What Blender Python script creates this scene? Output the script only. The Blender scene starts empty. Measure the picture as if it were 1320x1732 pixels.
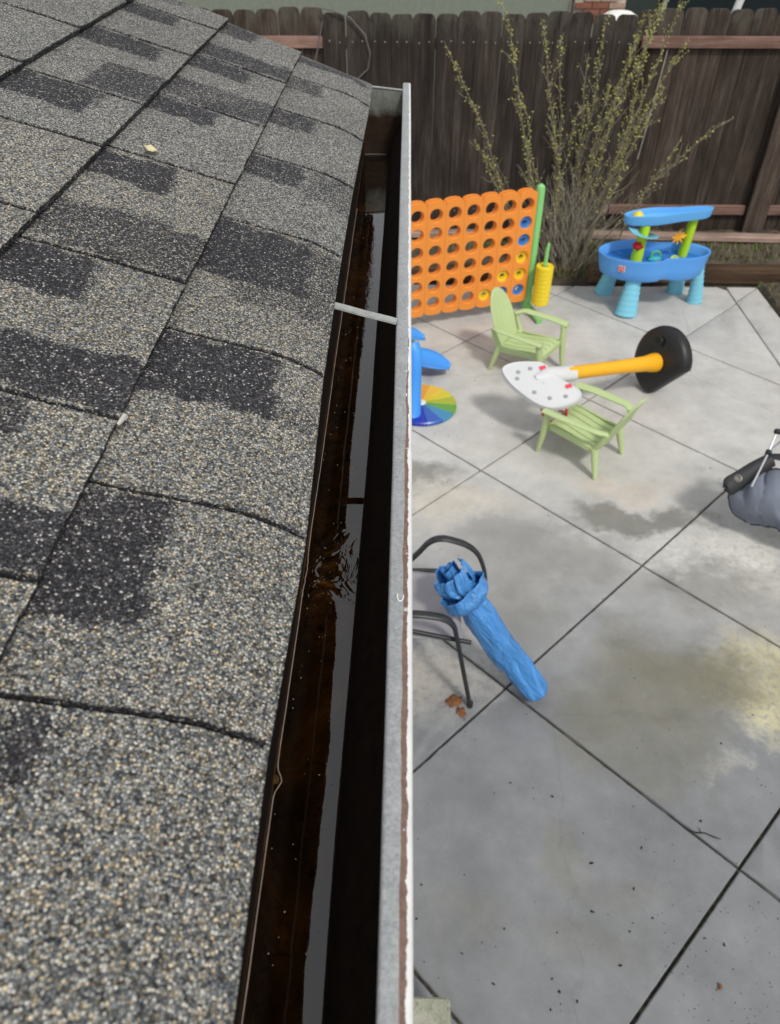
import bpy, math, random
from mathutils import Vector, Matrix, noise
import numpy as np
R = math.radians
PI = math.pi
random.seed(11)
sc = bpy.context.scene

# ------------------------------------------------------------------ camera
CAMZ = 3.17
cd = bpy.data.cameras.new("Camera")
cd.sensor_fit = 'AUTO'; cd.sensor_width = 36.0
cd.lens = 1300.0 / 1732.0 * 36.0
cd.clip_start = 0.02; cd.clip_end = 300
cd.dof.use_dof = True; cd.dof.focus_distance = 0.82; cd.dof.aperture_fstop = 11.5
cam = bpy.data.objects.new("Camera", cd)
sc.collection.objects.link(cam)
cam.location = (0, 0, CAMZ)
cam.rotation_euler = (R(90 - 41.4), 0, R(1.12))
sc.camera = cam

# ------------------------------------------------------------------ light
SUN_EL, SUN_AZ = 52.0, 152.0          # degrees; azimuth clockwise from +Y
w = bpy.data.worlds.new("World"); sc.world = w; w.use_nodes = True
nt = w.node_tree; nt.nodes.clear()
sky = nt.nodes.new("ShaderNodeTexSky"); sky.sky_type = 'NISHITA'
sky.sun_disc = False; sky.sun_elevation = R(SUN_EL); sky.sun_rotation = R(SUN_AZ)
sky.air_density = 1.0; sky.dust_density = 4.0; sky.ozone_density = 1.0
hs = nt.nodes.new("ShaderNodeHueSaturation"); hs.inputs['Saturation'].default_value = 0.22
bg = nt.nodes.new("ShaderNodeBackground"); bg.inputs['Strength'].default_value = 0.15
wo = nt.nodes.new("ShaderNodeOutputWorld")
nt.links.new(sky.outputs[0], hs.inputs['Color']); ov = nt.nodes.new("ShaderNodeMix"); ov.data_type = 'RGBA'; ov.inputs[0].default_value = 0.74
ov.inputs[7].default_value = (5.1, 5.25, 5.5, 1)      # the even overcast layer
nt.links.new(hs.outputs[0], ov.inputs[6]); nt.links.new(ov.outputs[2], bg.inputs['Color'])
nt.links.new(bg.outputs[0], wo.inputs['Surface'])
sl = bpy.data.lights.new("Sun", 'SUN'); sl.energy = 1.85; sl.angle = R(7.5); sl.color = (1.0, 0.955, 0.89)
so = bpy.data.objects.new("Sun", sl); sc.collection.objects.link(so)
sdir = Vector((math.sin(R(SUN_AZ)) * math.cos(R(SUN_EL)), math.cos(R(SUN_AZ)) * math.cos(R(SUN_EL)), math.sin(R(SUN_EL))))
so.rotation_euler = sdir.to_track_quat('Z', 'Y').to_euler(); so.location = (3, -4, 8)
sc.view_settings.view_transform = 'Standard'; sc.view_settings.look = 'None'
sc.view_settings.exposure = 0.05; sc.view_settings.gamma = 1.0
sc.view_settings.use_curve_mapping = False

# ------------------------------------------------------------------ node helpers
class NT:
    def __init__(s, name):
        s.m = bpy.data.materials.new(name); s.m.use_nodes = True
        s.t = s.m.node_tree; s.t.nodes.clear()
        s.o = s.t.nodes.new("ShaderNodeOutputMaterial")
        s.p = s.t.nodes.new("ShaderNodeBsdfPrincipled")
        s.t.links.new(s.p.outputs[0], s.o.inputs[0])
        s.tc = s.t.nodes.new("ShaderNodeTexCoord")
    def set(s, sock, v):
        if hasattr(v, 'is_linked') or isinstance(v, bpy.types.NodeSocket): s.t.links.new(v, sock)
        elif isinstance(v, (tuple, list)) and len(v) == 3 and sock.type == 'RGBA': sock.default_value = (*v, 1)
        else: sock.default_value = v
    def P(s, **k):
        for a, v in k.items():
            s.set(s.p.inputs[a.replace('_', ' ')], v)
    def coord(s, scale=(1, 1, 1), loc=(0, 0, 0), kind='Object', rot=(0, 0, 0)):
        m = s.t.nodes.new("ShaderNodeMapping"); s.t.links.new(s.tc.outputs[kind], m.inputs[0])
        m.inputs['Scale'].default_value = scale; m.inputs['Location'].default_value = loc; m.inputs['Rotation'].default_value = rot
        return m.outputs[0]
    def noise(s, scale, detail=4, rough=.55, vec=None, dist=0, col=False):
        n = s.t.nodes.new("ShaderNodeTexNoise"); n.inputs['Scale'].default_value = scale
        n.inputs['Detail'].default_value = detail; n.inputs['Roughness'].default_value = rough; n.inputs['Distortion'].default_value = dist
        s.t.links.new(vec if vec else s.tc.outputs['Object'], n.inputs['Vector'])
        return n.outputs['Color' if col else 'Fac']
    def vor(s, scale, vec=None, feat='F1', out='Distance', rnd=1):
        n = s.t.nodes.new("ShaderNodeTexVoronoi"); n.feature = feat; n.inputs['Scale'].default_value = scale
        n.inputs['Randomness'].default_value = rnd
        s.t.links.new(vec if vec else s.tc.outputs['Object'], n.inputs['Vector'])
        return n.outputs[out]
    def math(s, op, a, b=0.0, clamp=False):
        n = s.t.nodes.new("ShaderNodeMath"); n.operation = op; n.use_clamp = clamp
        s.set(n.inputs[0], a); s.set(n.inputs[1], b); return n.outputs[0]
    def ramp(s, f, pts, interp='LINEAR'):
        n = s.t.nodes.new("ShaderNodeValToRGB"); s.t.links.new(f, n.inputs[0]); cr = n.color_ramp; cr.interpolation = interp
        while len(cr.elements) > 1: cr.elements.remove(cr.elements[-1])
        for i, (p, c) in enumerate(pts):
            e = cr.elements[0] if i == 0 else cr.elements.new(p)
            e.position = p; c = c if isinstance(c, (tuple, list)) else (c, c, c); e.color = (*c, 1)
        return n.outputs[0]
    def mix(s, f, a, b, mode='MIX'):
        n = s.t.nodes.new("ShaderNodeMix"); n.data_type = 'RGBA'; n.blend_type = mode
        s.set(n.inputs[0], f); s.set(n.inputs[6], a); s.set(n.inputs[7], b); return n.outputs[2]
    def sep(s, v=None):
        n = s.t.nodes.new("ShaderNodeSeparateXYZ"); s.t.links.new(v if v else s.tc.outputs['Object'], n.inputs[0]); return n.outputs
    def attr(s, name):
        n = s.t.nodes.new("ShaderNodeAttribute"); n.attribute_name = name; return n.outputs
    def rnd(s):
        return s.t.nodes.new("ShaderNodeObjectInfo").outputs['Random']
    def addv(s, a, b):
        n = s.t.nodes.new("ShaderNodeVectorMath"); n.operation = 'ADD'; s.set(n.inputs[0], a); s.set(n.inputs[1], b); return n.outputs[0]
    def vscale(s, v, k):
        m = s.t.nodes.new('ShaderNodeVectorMath'); m.operation = 'SCALE'; s.t.links.new(v, m.inputs[0]); m.inputs['Scale'].default_value = k; return m.outputs[0]
    def bump(s, h, strength=.3, dist=.01):
        n = s.t.nodes.new("ShaderNodeBump"); n.inputs['Strength'].default_value = strength; n.inputs['Distance'].default_value = dist
        s.t.links.new(h, n.inputs['Height']); s.t.links.new(n.outputs[0], s.p.inputs['Normal']); return n

def plastic(name, col, rough=.42, dirt=.12, spec=.4):
    n = NT(name)
    a = n.noise(9, 5, .6); b = n.noise(140, 2)
    c2 = tuple(x * .78 + .03 for x in col)
    f = n.math('MULTIPLY', n.ramp(a, [(.45, 0.0), (.75, 1.0)]), dirt * 3, True)
    c = n.mix(f, col, c2)
    c = n.mix(n.math('MULTIPLY', n.ramp(b, [(.6, 0.), (.8, 1.)]), dirt, True), c, (.35, .33, .29))
    n.P(Base_Color=c, Roughness=n.math('ADD', n.math('MULTIPLY', a, .25), rough - .1), Specular_IOR_Level=spec)
    n.bump(b, .08, .002)
    return n.m

def metal_paint(name, col, rough=.45):
    n = NT(name); a = n.noise(60, 4)
    n.P(Base_Color=n.mix(n.ramp(a, [(.5, 0.), (.72, 1.)]), col, tuple(x * 1.6 + .01 for x in col)), Roughness=rough); n.bump(a, .1, .001)
    return n.m

def fabric(name, col, var=.25, weave=900, rough=.85):
    n = NT(name); a = n.noise(5, 5); w_ = n.noise(weave, 1)
    c = n.mix(n.ramp(a, [(.3, 0.), (.7, 1.)]), tuple(x * (1 - var) for x in col), tuple(min(1, x * (1 + var * .5)) for x in col))
    n.P(Base_Color=c, Roughness=rough); n.bump(w_, .2, .001)
    return n.m

# ------------------------------------------------------------------ mesh helper
class MB:
    def __init__(s): s.v = []; s.f = []; s.mi = []; s.cur = 0
    def add(s, vs, fs):
        o = len(s.v); s.v += [tuple(x) for x in vs]; s.f += [tuple(i + o for i in f) for f in fs]; s.mi += [s.cur] * len(fs)
    def box(s, c, d, M=None, ch=0.0):
        hx, hy, hz = d[0] / 2, d[1] / 2, d[2] / 2
        if ch <= 0:
            vs = [Vector((x * hx, y * hy, z * hz)) for z in (-1, 1) for x, y in ((-1, -1), (1, -1), (1, 1), (-1, 1))]
            fs = [(3, 2, 1, 0), (4, 5, 6, 7), (0, 1, 5, 4), (1, 2, 6, 5), (2, 3, 7, 6), (3, 0, 4, 7)]
        else:
            ch = min(ch, hx * .9, hy * .9, hz * .9)
            def ring(ix, iy, z): return [Vector((-hx + ix, -hy + iy, z)), Vector((hx - ix, -hy + iy, z)), Vector((hx - ix, hy - iy, z)), Vector((-hx + ix, hy - iy, z))]
            def oct_(i, z):
                a, b = hx - i, hy - i; k = ch
                return [Vector(p + (z,)) for p in ((-a + k, -b), (a - k, -b), (a, -b + k), (a, b - k), (a - k, b), (-a + k, b), (-a, b - k), (-a, -b + k))]
            rs = [oct_(ch * .99, -hz), oct_(0, -hz + ch), oct_(0, hz - ch), oct_(ch * .99, hz)]
            vs = sum(rs, []); fs = [tuple(range(7, -1, -1)), tuple(range(24, 32))]
            for r in range(3):
                for i in range(8):
                    j = (i + 1) % 8; fs.append((r * 8 + i, r * 8 + j, r * 8 + 8 + j, r * 8 + 8 + i))
        c = Vector(c)
        s.add([(M @ v if M else v) + c for v in vs], fs)
    def beam(s, a, b, wd, th, up=(0, 0, 1), ch=0.0):
        a = Vector(a); b = Vector(b); d = b - a; L = d.length; x = d.normalized(); u = Vector(up)
        y = u.cross(x).normalized(); z = x.cross(y)
        s.box((a + b) / 2, (L, wd, th), Matrix((x, y, z)).transposed(), ch)
    def tube(s, pts, r, n=8, cap=True, prof=None, up=None):
        pts = [Vector(p) for p in pts]; m = len(pts)
        rr = r if isinstance(r, (list, tuple)) else [r] * m
        nrm = None; vs = []
        for i, p in enumerate(pts):
            t = (pts[min(i + 1, m - 1)] - pts[max(i - 1, 0)]).normalized()
            if nrm is None:
                nrm = Vector(up) if up else (Vector((0, 0, 1)) if abs(t.z) < .9 else Vector((1, 0, 0)))
            nrm = (nrm - t * nrm.dot(t))
            if nrm.length < 1e-6: nrm = Vector((1, 0, 0)) - t * t.x
            nrm.normalize(); bn = t.cross(nrm)
            for k in range(n):
                a = 2 * PI * k / n; ca, sa = math.cos(a), math.sin(a)
                if prof: ca *= prof[0]; sa *= prof[1]
                vs.append(p + (nrm * ca + bn * sa) * rr[i])
        fs = []
        for i in range(m - 1):
            for k in range(n):
                j = (k + 1) % n; fs.append((i * n + k, i * n + j, i * n + n + j, i * n + n + k))
        if cap: fs += [tuple(range(n - 1, -1, -1)), tuple((m - 1) * n + k for k in range(n))]
        s.add(vs, fs)
    def lathe(s, prof, n=24, c=(0, 0, 0), M=None, closed=False):
        vs = []; c = Vector(c); m = len(prof)
        for r, z in prof:
            for k in range(n):
                a = 2 * PI * k / n; v = Vector((r * math.cos(a), r * math.sin(a), z)); vs.append((M @ v if M else v) + c)
        fs = []
        for i in range(m - 1 + (1 if closed else 0)):
            i2 = (i + 1) % m
            for k in range(n):
                j = (k + 1) % n; fs.append((i * n + k, i * n + j, i2 * n + j, i2 * n + k))
        s.add(vs, fs)
    def prism(s, poly, d, M=None, c=(0, 0, 0)):
        """poly in xy extruded by d along z (from 0)"""
        n = len(poly); c = Vector(c)
        vs = [Vector((x, y, 0)) for x, y in poly] + [Vector((x, y, d)) for x, y in poly]
        fs = [tuple(range(n - 1, -1, -1)), tuple(range(n, 2 * n))] + [(i, (i + 1) % n, n + (i + 1) % n, n + i) for i in range(n)]
        s.add([(M @ v if M else v) + c for v in vs], fs)
    def grid(s, fn, nu, nv, thick=None, closed_u=False):
        vs = [fn(i / (nu - (0 if closed_u else 1)), j / (nv - 1)) for j in range(nv) for i in range(nu)]
        fs = []
        for j in range(nv - 1):
            for i in range(nu - (0 if closed_u else 1)):
                i2 = (i + 1) % nu; fs.append((j * nu + i, j * nu + i2, (j + 1) * nu + i2, (j + 1) * nu + i))
        s.add(vs, fs)
    def build(s, name, mat, parent=None, smooth=35, shift=None):
        me = bpy.data.meshes.new(name)
        vs = s.v
        if shift is not None: vs = [(x - shift[0], y - shift[1], z - shift[2]) for x, y, z in vs]
        me.from_pydata(vs, [], s.f)
        mats = mat if isinstance(mat, (list, tuple)) else [mat]
        for m_ in mats: me.materials.append(m_)
        if len(mats) > 1: me.polygons.foreach_set('material_index', s.mi)
        if smooth:
            me.polygons.foreach_set('use_smooth', [True] * len(me.polygons)); me.set_sharp_from_angle(angle=R(smooth))
        me.update()
        o = bpy.data.objects.new(name, me); sc.collection.objects.link(o)
        if parent: o.parent = parent
        return o

def tag(o, label=None, cat=None, group=None, kind=None):
    if label: o['label'] = label
    if cat: o['category'] = cat
    if group: o['group'] = group
    if kind: o['kind'] = kind
    return o
def thing(name, label, cat, loc=(0, 0, 0), rz=0, group=None, rot=None):
    o = bpy.data.objects.new(name, None); o.empty_display_size = .05; sc.collection.objects.link(o)
    o.location = loc; o.rotation_euler = rot if rot else (0, 0, rz)
    return tag(o, label, cat, group)
def copy_tree(o, parent=None):
    c = o.copy(); sc.collection.objects.link(c); c.parent = parent
    for ch in [x for x in o.children]: copy_tree(ch, c)
    return c
def solid(o, t, off=-1):
    m = o.modifiers.new("s", 'SOLIDIFY'); m.thickness = t; m.offset = off; return o
def bev(o, wd, seg=2):
    m = o.modifiers.new("b", 'BEVEL'); m.width = wd; m.segments = seg; m.limit_method = 'ANGLE'; m.angle_limit = R(40); return o
def subd(o, l=1):
    m = o.modifiers.new("d", 'SUBSURF'); m.levels = l; m.render_levels = l; return o
def nz(x, y=0., z=0., s=1.): return noise.noise(Vector((x * s, y * s, z * s)))
def arc_path(pts, rad=.03, n=5):
    """rounds the corners of a polyline"""
    pts = [Vector(p) for p in pts]; out = [pts[0]]
    for i in range(1, len(pts) - 1):
        a, b, c = pts[i - 1], pts[i], pts[i + 1]
        d1 = (a - b); d2 = (c - b); r_ = min(rad, d1.length * .45, d2.length * .45)
        p0 = b + d1.normalized() * r_; p2 = b + d2.normalized() * r_
        for k in range(n + 1):
            t = k / n; out.append(p0 * (1 - t) ** 2 + b * 2 * t * (1 - t) + p2 * t * t)
    out.append(pts[-1]); return out

# ------------------------------------------------------------------ materials
def m_shingle():
    n = NT("shingle_granules")
    uv = n.coord(kind='Object')
    wv = n.addv(uv, n.mix(1.0, (0, 0, 0), (0, 0, 0)))
    wuv = n.addv(uv, n.vscale(n.noise(900, 2, .6, uv, col=True), .0011)); cell = n.vor(670, wuv, out='Color'); cd_ = n.vor(670, wuv, out='Distance')
    r = n.sep(cell)
    tone = n.attr('tone')[2]
    big = n.noise(22, 4, .6, uv)
    # light mix of granules
    light = n.ramp(r[0], [(0, (.030, .033, .038)), (.15, (.075, .082, .090)), (.32, (.145, .155, .162)), (.52, (.225, .234, .232)), (.74, (.345, .346, .325)), (.90, (.52, .505, .455)), (1, (.70, .665, .57))])
    tan = n.ramp(r[0], [(0, (.07, .06, .045)), (.5, (.30, .25, .17)), (1, (.74, .60, .38))])
    isT = n.math('MULTIPLY', n.math('GREATER_THAN', r[1], .74), n.attr('tan')[2])
    light = n.mix(isT, light, tan)
    dark = n.ramp(r[0], [(0, (.020, .019, .022)), (.5, (.048, .046, .052)), (.80, (.088, .083, .090)), (.92, (.17, .165, .165)), (1, (.62, .60, .56))])
    t2 = n.math('ADD', tone, n.math('MULTIPLY', n.math('SUBTRACT', r[2], .5), .55))
    t2 = n.math('ADD', t2, n.math('MULTIPLY', n.math('SUBTRACT', big, .5), .5))
    f = n.ramp(t2, [(.34, 0.), (.62, 1.)])
    c = n.mix(f, dark, light)
    gap = n.ramp(cd_, [(.28, 1.14), (.62, .42)])
    c = n.mix(1.0, c, gap, 'MULTIPLY')
    st = n.ramp(n.noise(3.2, 5, .6, uv), [(.3, .86), (.65, 1.1)])
    c = n.mix(1.0, c, st, 'MULTIPLY')
    n.P(Base_Color=c, Roughness=.92, Specular_IOR_Level=.25)
    h = n.math('ADD', n.math('MULTIPLY', n.math('SUBTRACT', 1.0, cd_), 1.0), n.math('MULTIPLY', r[2], .5))
    n.bump(h, .8, .0011)
    return n.m
SHINGLE = m_shingle()

def m_concrete():
    n = NT("patio_concrete")
    P = n.coord(kind='Generated')  # replaced below by world position
    g = n.t.nodes.new("ShaderNodeNewGeometry"); pos = g.outputs['Position']
    warp = n.noise(1.6, 5, .6, pos, col=True)
    fine = n.noise(11, 5, .7, pos, col=True)
    def off(v, k):
        m = n.t.nodes.new("ShaderNodeVectorMath"); m.operation = 'MULTIPLY_ADD'
        n.t.links.new(v, m.inputs[0]); m.inputs[1].default_value = (k, k, 0); m.inputs[2].default_value = (-k / 2, -k / 2, 0); return m.outputs[0]
    wp = n.addv(n.addv(pos, off(warp, .9)), off(fine, .22))
    def blob(x, y, rx, ry, soft=.35, rot=0, src=None):
        m = n.t.nodes.new("ShaderNodeMapping"); m.vector_type = 'TEXTURE'
        m.inputs['Location'].default_value = (x, y, 0); m.inputs['Rotation'].default_value = (0, 0, R(rot)); m.inputs['Scale'].default_value = (rx, ry, 1e3)
        n.t.links.new(src or wp, m.inputs[0])
        l = n.t.nodes.new("ShaderNodeVectorMath"); l.operation = 'LENGTH'; n.t.links.new(m.outputs[0], l.inputs[0])
        return n.ramp(l.outputs['Value'], [(max(0, 1 - soft) * .5, 1.), ((1 + soft) * .5, 0.)]) if False else n.math('MULTIPLY', n.math('SUBTRACT', 1 + soft, l.outputs['Value']), 1 / (2 * soft), True)
    s = n.sep(pos); ws = n.sep(wp)
    a = n.noise(2.2, 6, .62, pos); b = n.noise(30, 5, .7, pos); c0 = n.noise(260, 2, .6, pos); d0 = n.noise(.9, 4, .6, pos)
    dry = n.ramp(a, [(.3, (.44, .43, .405)), (.5, (.50, .49, .465)), (.7, (.54, .53, .50))])
    wet = n.ramp(a, [(.28, (.165, .170, .175)), (.5, (.203, .210, .218)), (.72, (.240, .244, .248))])
    # dry where far from the eave
    fdry = n.math('MULTIPLY', n.math('SUBTRACT', n.math('ADD', ws[1], n.math('MULTIPLY', ws[0], .05)), 2.30), .56, True)
    col = n.mix(fdry, wet, dry)
    # wet patches in the dry part
    for (x, y, rx, ry, k) in ((1.42, 3.60, .40, .12, 1.), (.08, 3.92, .26, .15, .85), (1.9, 3.02, .5, .14, .6), (.9, 3.25, .5, .2, .5)):
        col = n.mix(n.math('MULTIPLY', blob(x, y, rx, ry, .30), k), col, (.225, .219, .198))
    # pale dried blooms
    for (x, y, rx, ry, k, cc) in ((2.15, 3.30, .60, .20, 1., (.60, .585, .54)), (1.45, 3.90, .32, .12, .55, (.56, .46, .39)), (.28, 3.62, .42, .19, .85, (.52, .475, .40)), (.35, 4.2, .3, .1, .5, (.55, .53, .48)), (2.45, 3.0, .35, .12, .8, (.56, .55, .49)),
                                  (.16, 2.42, .24, .32, .8, (.46, .45, .42)), (1.86, 2.37, .37, .27, 1., (.54, .495, .32)), (1.66, 2.12, .12, .07, .5, (.45, .44, .35)), (1.44, 1.92, .09, .07, .45, (.45, .44, .40)),
                                  (.12, 2.25, .2, .12, .5, (.38, .35, .30)), (2.6, 2.9, .8, .3, .45, (.42, .40, .36))):
        m_ = n.math('MULTIPLY', blob(x, y, rx, ry, .42), k)
        m_ = n.math('MULTIPLY', m_, n.ramp(b, [(.36, .35), (.52, 1.)]))
        col = n.mix(m_, col, cc)
    # olive and brown damp stains
    for (x, y, rx, ry, k) in ((1.3, 2.5, .22, .2, .6), (1.55, 2.45, .3, .14, .75), (1.0, 2.2, .2, .22, .5), (1.25, 2.15, .2, .2, .5), (.72, 1.5, .1, .12, .35), (.25, 1.25, .12, .1, .25),
                              (1.22, 1.85, .16, .12, .4), (.72, 1.15, .2, .1, .25), (.95, 1.35, .14, .08, .25), (.62, 2.85, .25, .2, .25)):
        col = n.mix(n.math('MULTIPLY', blob(x, y, rx, ry, .6), k), col, (.165, .155, .105))
    # gritty dark speckle
    gr = n.math('MULTIPLY', n.ramp(n.noise(55, 6, .8, pos), [(.60, 0.), (.68, 1.)]), n.math('MAXIMUM', blob(.15, 3.75, .5, .32, .4), blob(.1, 2.5, .3, .5, .4)))
    col = n.mix(n.math('MULTIPLY', gr, .6), col, (.10, .095, .085))
    col = n.mix(n.math('MULTIPLY', n.ramp(n.noise(17, 6, .75, pos), [(.62, 0.), (.72, 1.)]), .35), col, (.36, .35, .33))
    sp = n.math('MULTIPLY', n.ramp(n.noise(70, 3, .7, pos), [(.70, 0.), (.74, 1.)]), .5)
    col = n.mix(sp, col, (.09, .085, .075))
    # hairline cracks
    cv = n.addv(pos, off(n.noise(5, 5, .6, pos, col=True), .25))
    ck = n.vor(.33, cv, feat='DISTANCE_TO_EDGE')
    col = n.mix(n.math('MULTIPLY', n.ramp(ck, [(.0, 1.), (.0016, 0.)]), .22), col, (.12, .115, .105))
    col = n.mix(1.0, col, n.ramp(n.noise(5.5, 5, .65, pos), [(.3, .87), (.7, 1.11)]), 'MULTIPLY')
    col = n.mix(1.0, col, n.ramp(c0, [(.3, .88), (.7, 1.09)]), 'MULTIPLY')
    rg = n.math('ADD', n.math('MULTIPLY', fdry, .25), n.math('ADD', .46, n.math('MULTIPLY', a, .2)))
    n.P(Base_Color=col, Roughness=rg, Specular_IOR_Level=.4)
    n.bump(n.math('ADD', c0, n.math('MULTIPLY', b, .6)), .12, .003)
    return n.m
CONC = m_concrete()

def m_joint():
    n = NT("joint_dirt"); g = n.t.nodes.new("ShaderNodeNewGeometry"); pos = g.outputs['Position']
    a = n.noise(26, 5, .7, pos); b = n.noise(90, 4, .7, pos)
    c = n.ramp(a, [(.32, (.024, .021, .016)), (.52, (.055, .048, .034)), (.66, (.12, .11, .07)), (.78, (.26, .25, .15))])
    n.P(Base_Color=n.mix(n.ramp(b, [(.55, 0.), (.7, 1.)]), c, (.05, .032, .018)), Roughness=.95); n.bump(b, .8, .01); return n.m
def m_soil():
    n = NT("soil"); a = n.noise(5, 6, .7); b = n.noise(60, 5, .75)
    c = n.ramp(a, [(.3, (.055, .044, .032)), (.5, (.12, .098, .07)), (.62, (.17, .145, .105)), (.75, (.10, .105, .05))])
    n.P(Base_Color=n.mix(n.ramp(b, [(.4, 0.), (.65, .6)]), c, (.17, .14, .10)), Roughness=.97); n.bump(b, 1.0, .03); return n.m
def m_wood(name, c1, c2, c3, ax='z', rough=.85, stretch=.05):
    n = NT(name); r = n.rnd()
    sv = {'z': (1, 1, stretch), 'x': (stretch, 1, 1)}[ax]
    cmb = n.t.nodes.new("ShaderNodeCombineXYZ"); n.set(cmb.inputs[0], n.math('MULTIPLY', r, 37.)); n.set(cmb.inputs[1], n.math('MULTIPLY', r, 11.)); n.set(cmb.inputs[2], n.math('MULTIPLY', r, 5.))
    v = n.addv(n.coord(sv), cmb.outputs[0])
    a = n.noise(38, 6, .7, v, 1.2); b = n.noise(5, 4, .6, n.addv(n.coord((1, 1, .35) if ax == 'z' else (.35, 1, 1)), cmb.outputs[0]))
    c = n.ramp(a, [(.30, c1), (.52, c2), (.74, c3)])
    c = n.mix(1.0, c, n.ramp(b, [(.3, .55), (.7, 1.35)]), 'MULTIPLY')
    c = n.mix(1.0, c, n.ramp(r, [(0, .75), (.5, 1.), (1, 1.3)]), 'MULTIPLY')
    if ax == 'z':
        g = n.t.nodes.new("ShaderNodeNewGeometry"); z = n.sep(g.outputs['Position'])[2]
        lich = n.math('MULTIPLY', n.math('MULTIPLY', n.math('SUBTRACT', z, 1.85), 5.0, True), n.ramp(n.noise(9, 5, .7, n.addv(n.coord((1, 1, .4)), cmb.outputs[0])), [(.42, 0.), (.6, 1.)]))
        c = n.mix(n.math('MULTIPLY', lich, .55), c, (.115, .11, .09))
    n.P(Base_Color=c, Roughness=rough, Specular_IOR_Level=.2); n.bump(a, .5, .004); return n.m
FENCE = m_wood("weathered_fence_wood", (.017, .013, .0105), (.040, .032, .027), (.088, .074, .065))
FENCE2 = m_wood("sheltered_fence_wood", (.027, .019, .013), (.062, .046, .036), (.12, .098, .082))
RAIL = m_wood("reddish_rail_wood", (.13, .072, .055), (.25, .15, .12), (.38, .26, .215), 'x')
TIMB = m_wood("pink_grey_timber", (.16, .10, .08), (.31, .22, .18), (.42, .33, .28), 'x')
TIMBD = m_wood("dark_brown_timber", (.05, .028, .016), (.11, .068, .04), (.17, .12, .08), 'x')

def m_galv():
    n = NT("galvanised_steel"); a = n.vor(130, out='Color'); b = n.noise(30, 5, .7); c_ = n.noise(230, 3, .7)
    s = n.sep(a)[0]
    c = n.mix(n.math('MULTIPLY', s, .35), n.ramp(b, [(.3, (.235, .245, .255)), (.7, (.34, .35, .355))]), (.40, .41, .415))
    c = n.mix(1.0, c, n.ramp(c_, [(.3, .75), (.7, 1.2)]), 'MULTIPLY')
    n.P(Base_Color=c, Metallic=.25, Roughness=.55); n.bump(c_, .15, .001); return n.m
def m_rim():
    n = NT("rim_paint"); o = n.sep()
    x = o[0]; y = o[1]
    e = n.noise(110, 5, .75, n.coord((1, .6, 1))); e2 = n.noise(14, 4, .6, n.coord((0.1, 1, 0.1))); b = n.noise(38, 5, .7); c_ = n.noise(420, 3, .75); sp = n.vor(240, out='Color')
    galv = n.ramp(b, [(.3, (.235, .245, .25)), (.7, (.315, .325, .325))])
    galv = n.mix(n.math('MULTIPLY', n.sep(sp)[0], .22), galv, (.42, .43, .43))
    galv = n.mix(1.0, galv, n.ramp(c_, [(.3, .72), (.7, 1.25)]), 'MULTIPLY')
    brown = n.ramp(n.noise(200, 4, .7), [(.3, (.115, .065, .047)), (.7, (.215, .135, .105))])
    # brown primer strip: left border moves with distance along the gutter, fading out farther away
    far = n.math('MULTIPLY', n.math('SUBTRACT', y, .42), 2.2, True)
    xl = n.math('ADD', n.math('MULTIPLY', far, .0042), n.math('ADD', .0016, n.math('MULTIPLY', n.math('SUBTRACT', e, .5), .0022)))
    xl = n.math('ADD', xl, n.math('MULTIPLY', n.math('SUBTRACT', e2, .5), .004))
    fb = n.math('MULTIPLY', n.math('SUBTRACT', x, xl), 4000., True)
    xw = n.math('ADD', n.math('SUBTRACT', .0051, n.math('MULTIPLY', far, .0004)), n.math('MULTIPLY', n.math('SUBTRACT', e, .5), .0055))
    xw = n.math('ADD', xw, n.math('MULTIPLY', n.math('SUBTRACT', n.noise(22, 4, .7, n.coord((0.1, 1, .1))), .5), .0022))
    fw = n.math('MULTIPLY', n.math('SUBTRACT', x, xw), 6000., True)
    c = n.mix(fb, galv, brown)
    chips = n.math('MULTIPLY', n.ramp(n.noise(160, 4, .7), [(.64, 0.), (.67, 1.)]), n.math('MULTIPLY', n.math('SUBTRACT', x, .0022), 900., True))
    c = n.mix(chips, c, (.70, .70, .67))
    c = n.mix(fw, c, n.ramp(b, [(.3, (.62, .62, .605)), (.7, (.74, .74, .72))]))
    rust = n.math('MULTIPLY', n.ramp(n.noise(17, 4, .6), [(.66, 0.), (.72, 1.)]), .5)
    c = n.mix(n.math('MULTIPLY', rust, n.math('SUBTRACT', 1., fw)), c, (.17, .10, .07))
    n.P(Base_Color=c, Roughness=.5, Specular_IOR_Level=.45); n.bump(n.math('ADD', n.math('MULTIPLY', fw, 1.5), c_), .25, .0006); return n.m
def m_inner():
    n = NT("gutter_rust_and_shade"); o = n.sep()
    a = n.noise(16, 6, .7, n.coord((1, .7, 1)), .6); b = n.noise(75, 5, .7)
    rust = n.ramp(a, [(.30, (.03, .017, .008)), (.46, (.075, .045, .018)), (.58, (.17, .09, .03)), (.70, (.32, .17, .055)), (.85, (.16, .13, .06))])
    rust = n.mix(n.ramp(b, [(.56, 0.), (.66, .85)]), rust, (.012, .008, .005))
    dark = n.ramp(b, [(.3, (.009, .0055, .004)), (.7, (.026, .014, .009))])  # walls above the water: rust toned near black for the lip's shade
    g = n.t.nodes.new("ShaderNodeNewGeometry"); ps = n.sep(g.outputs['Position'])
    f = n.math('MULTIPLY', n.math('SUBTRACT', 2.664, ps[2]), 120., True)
    n.P(Base_Color=n.mix(f, dark, rust), Roughness=.85, Specular_IOR_Level=.15); n.bump(b, .5, .002); return n.m
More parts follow.
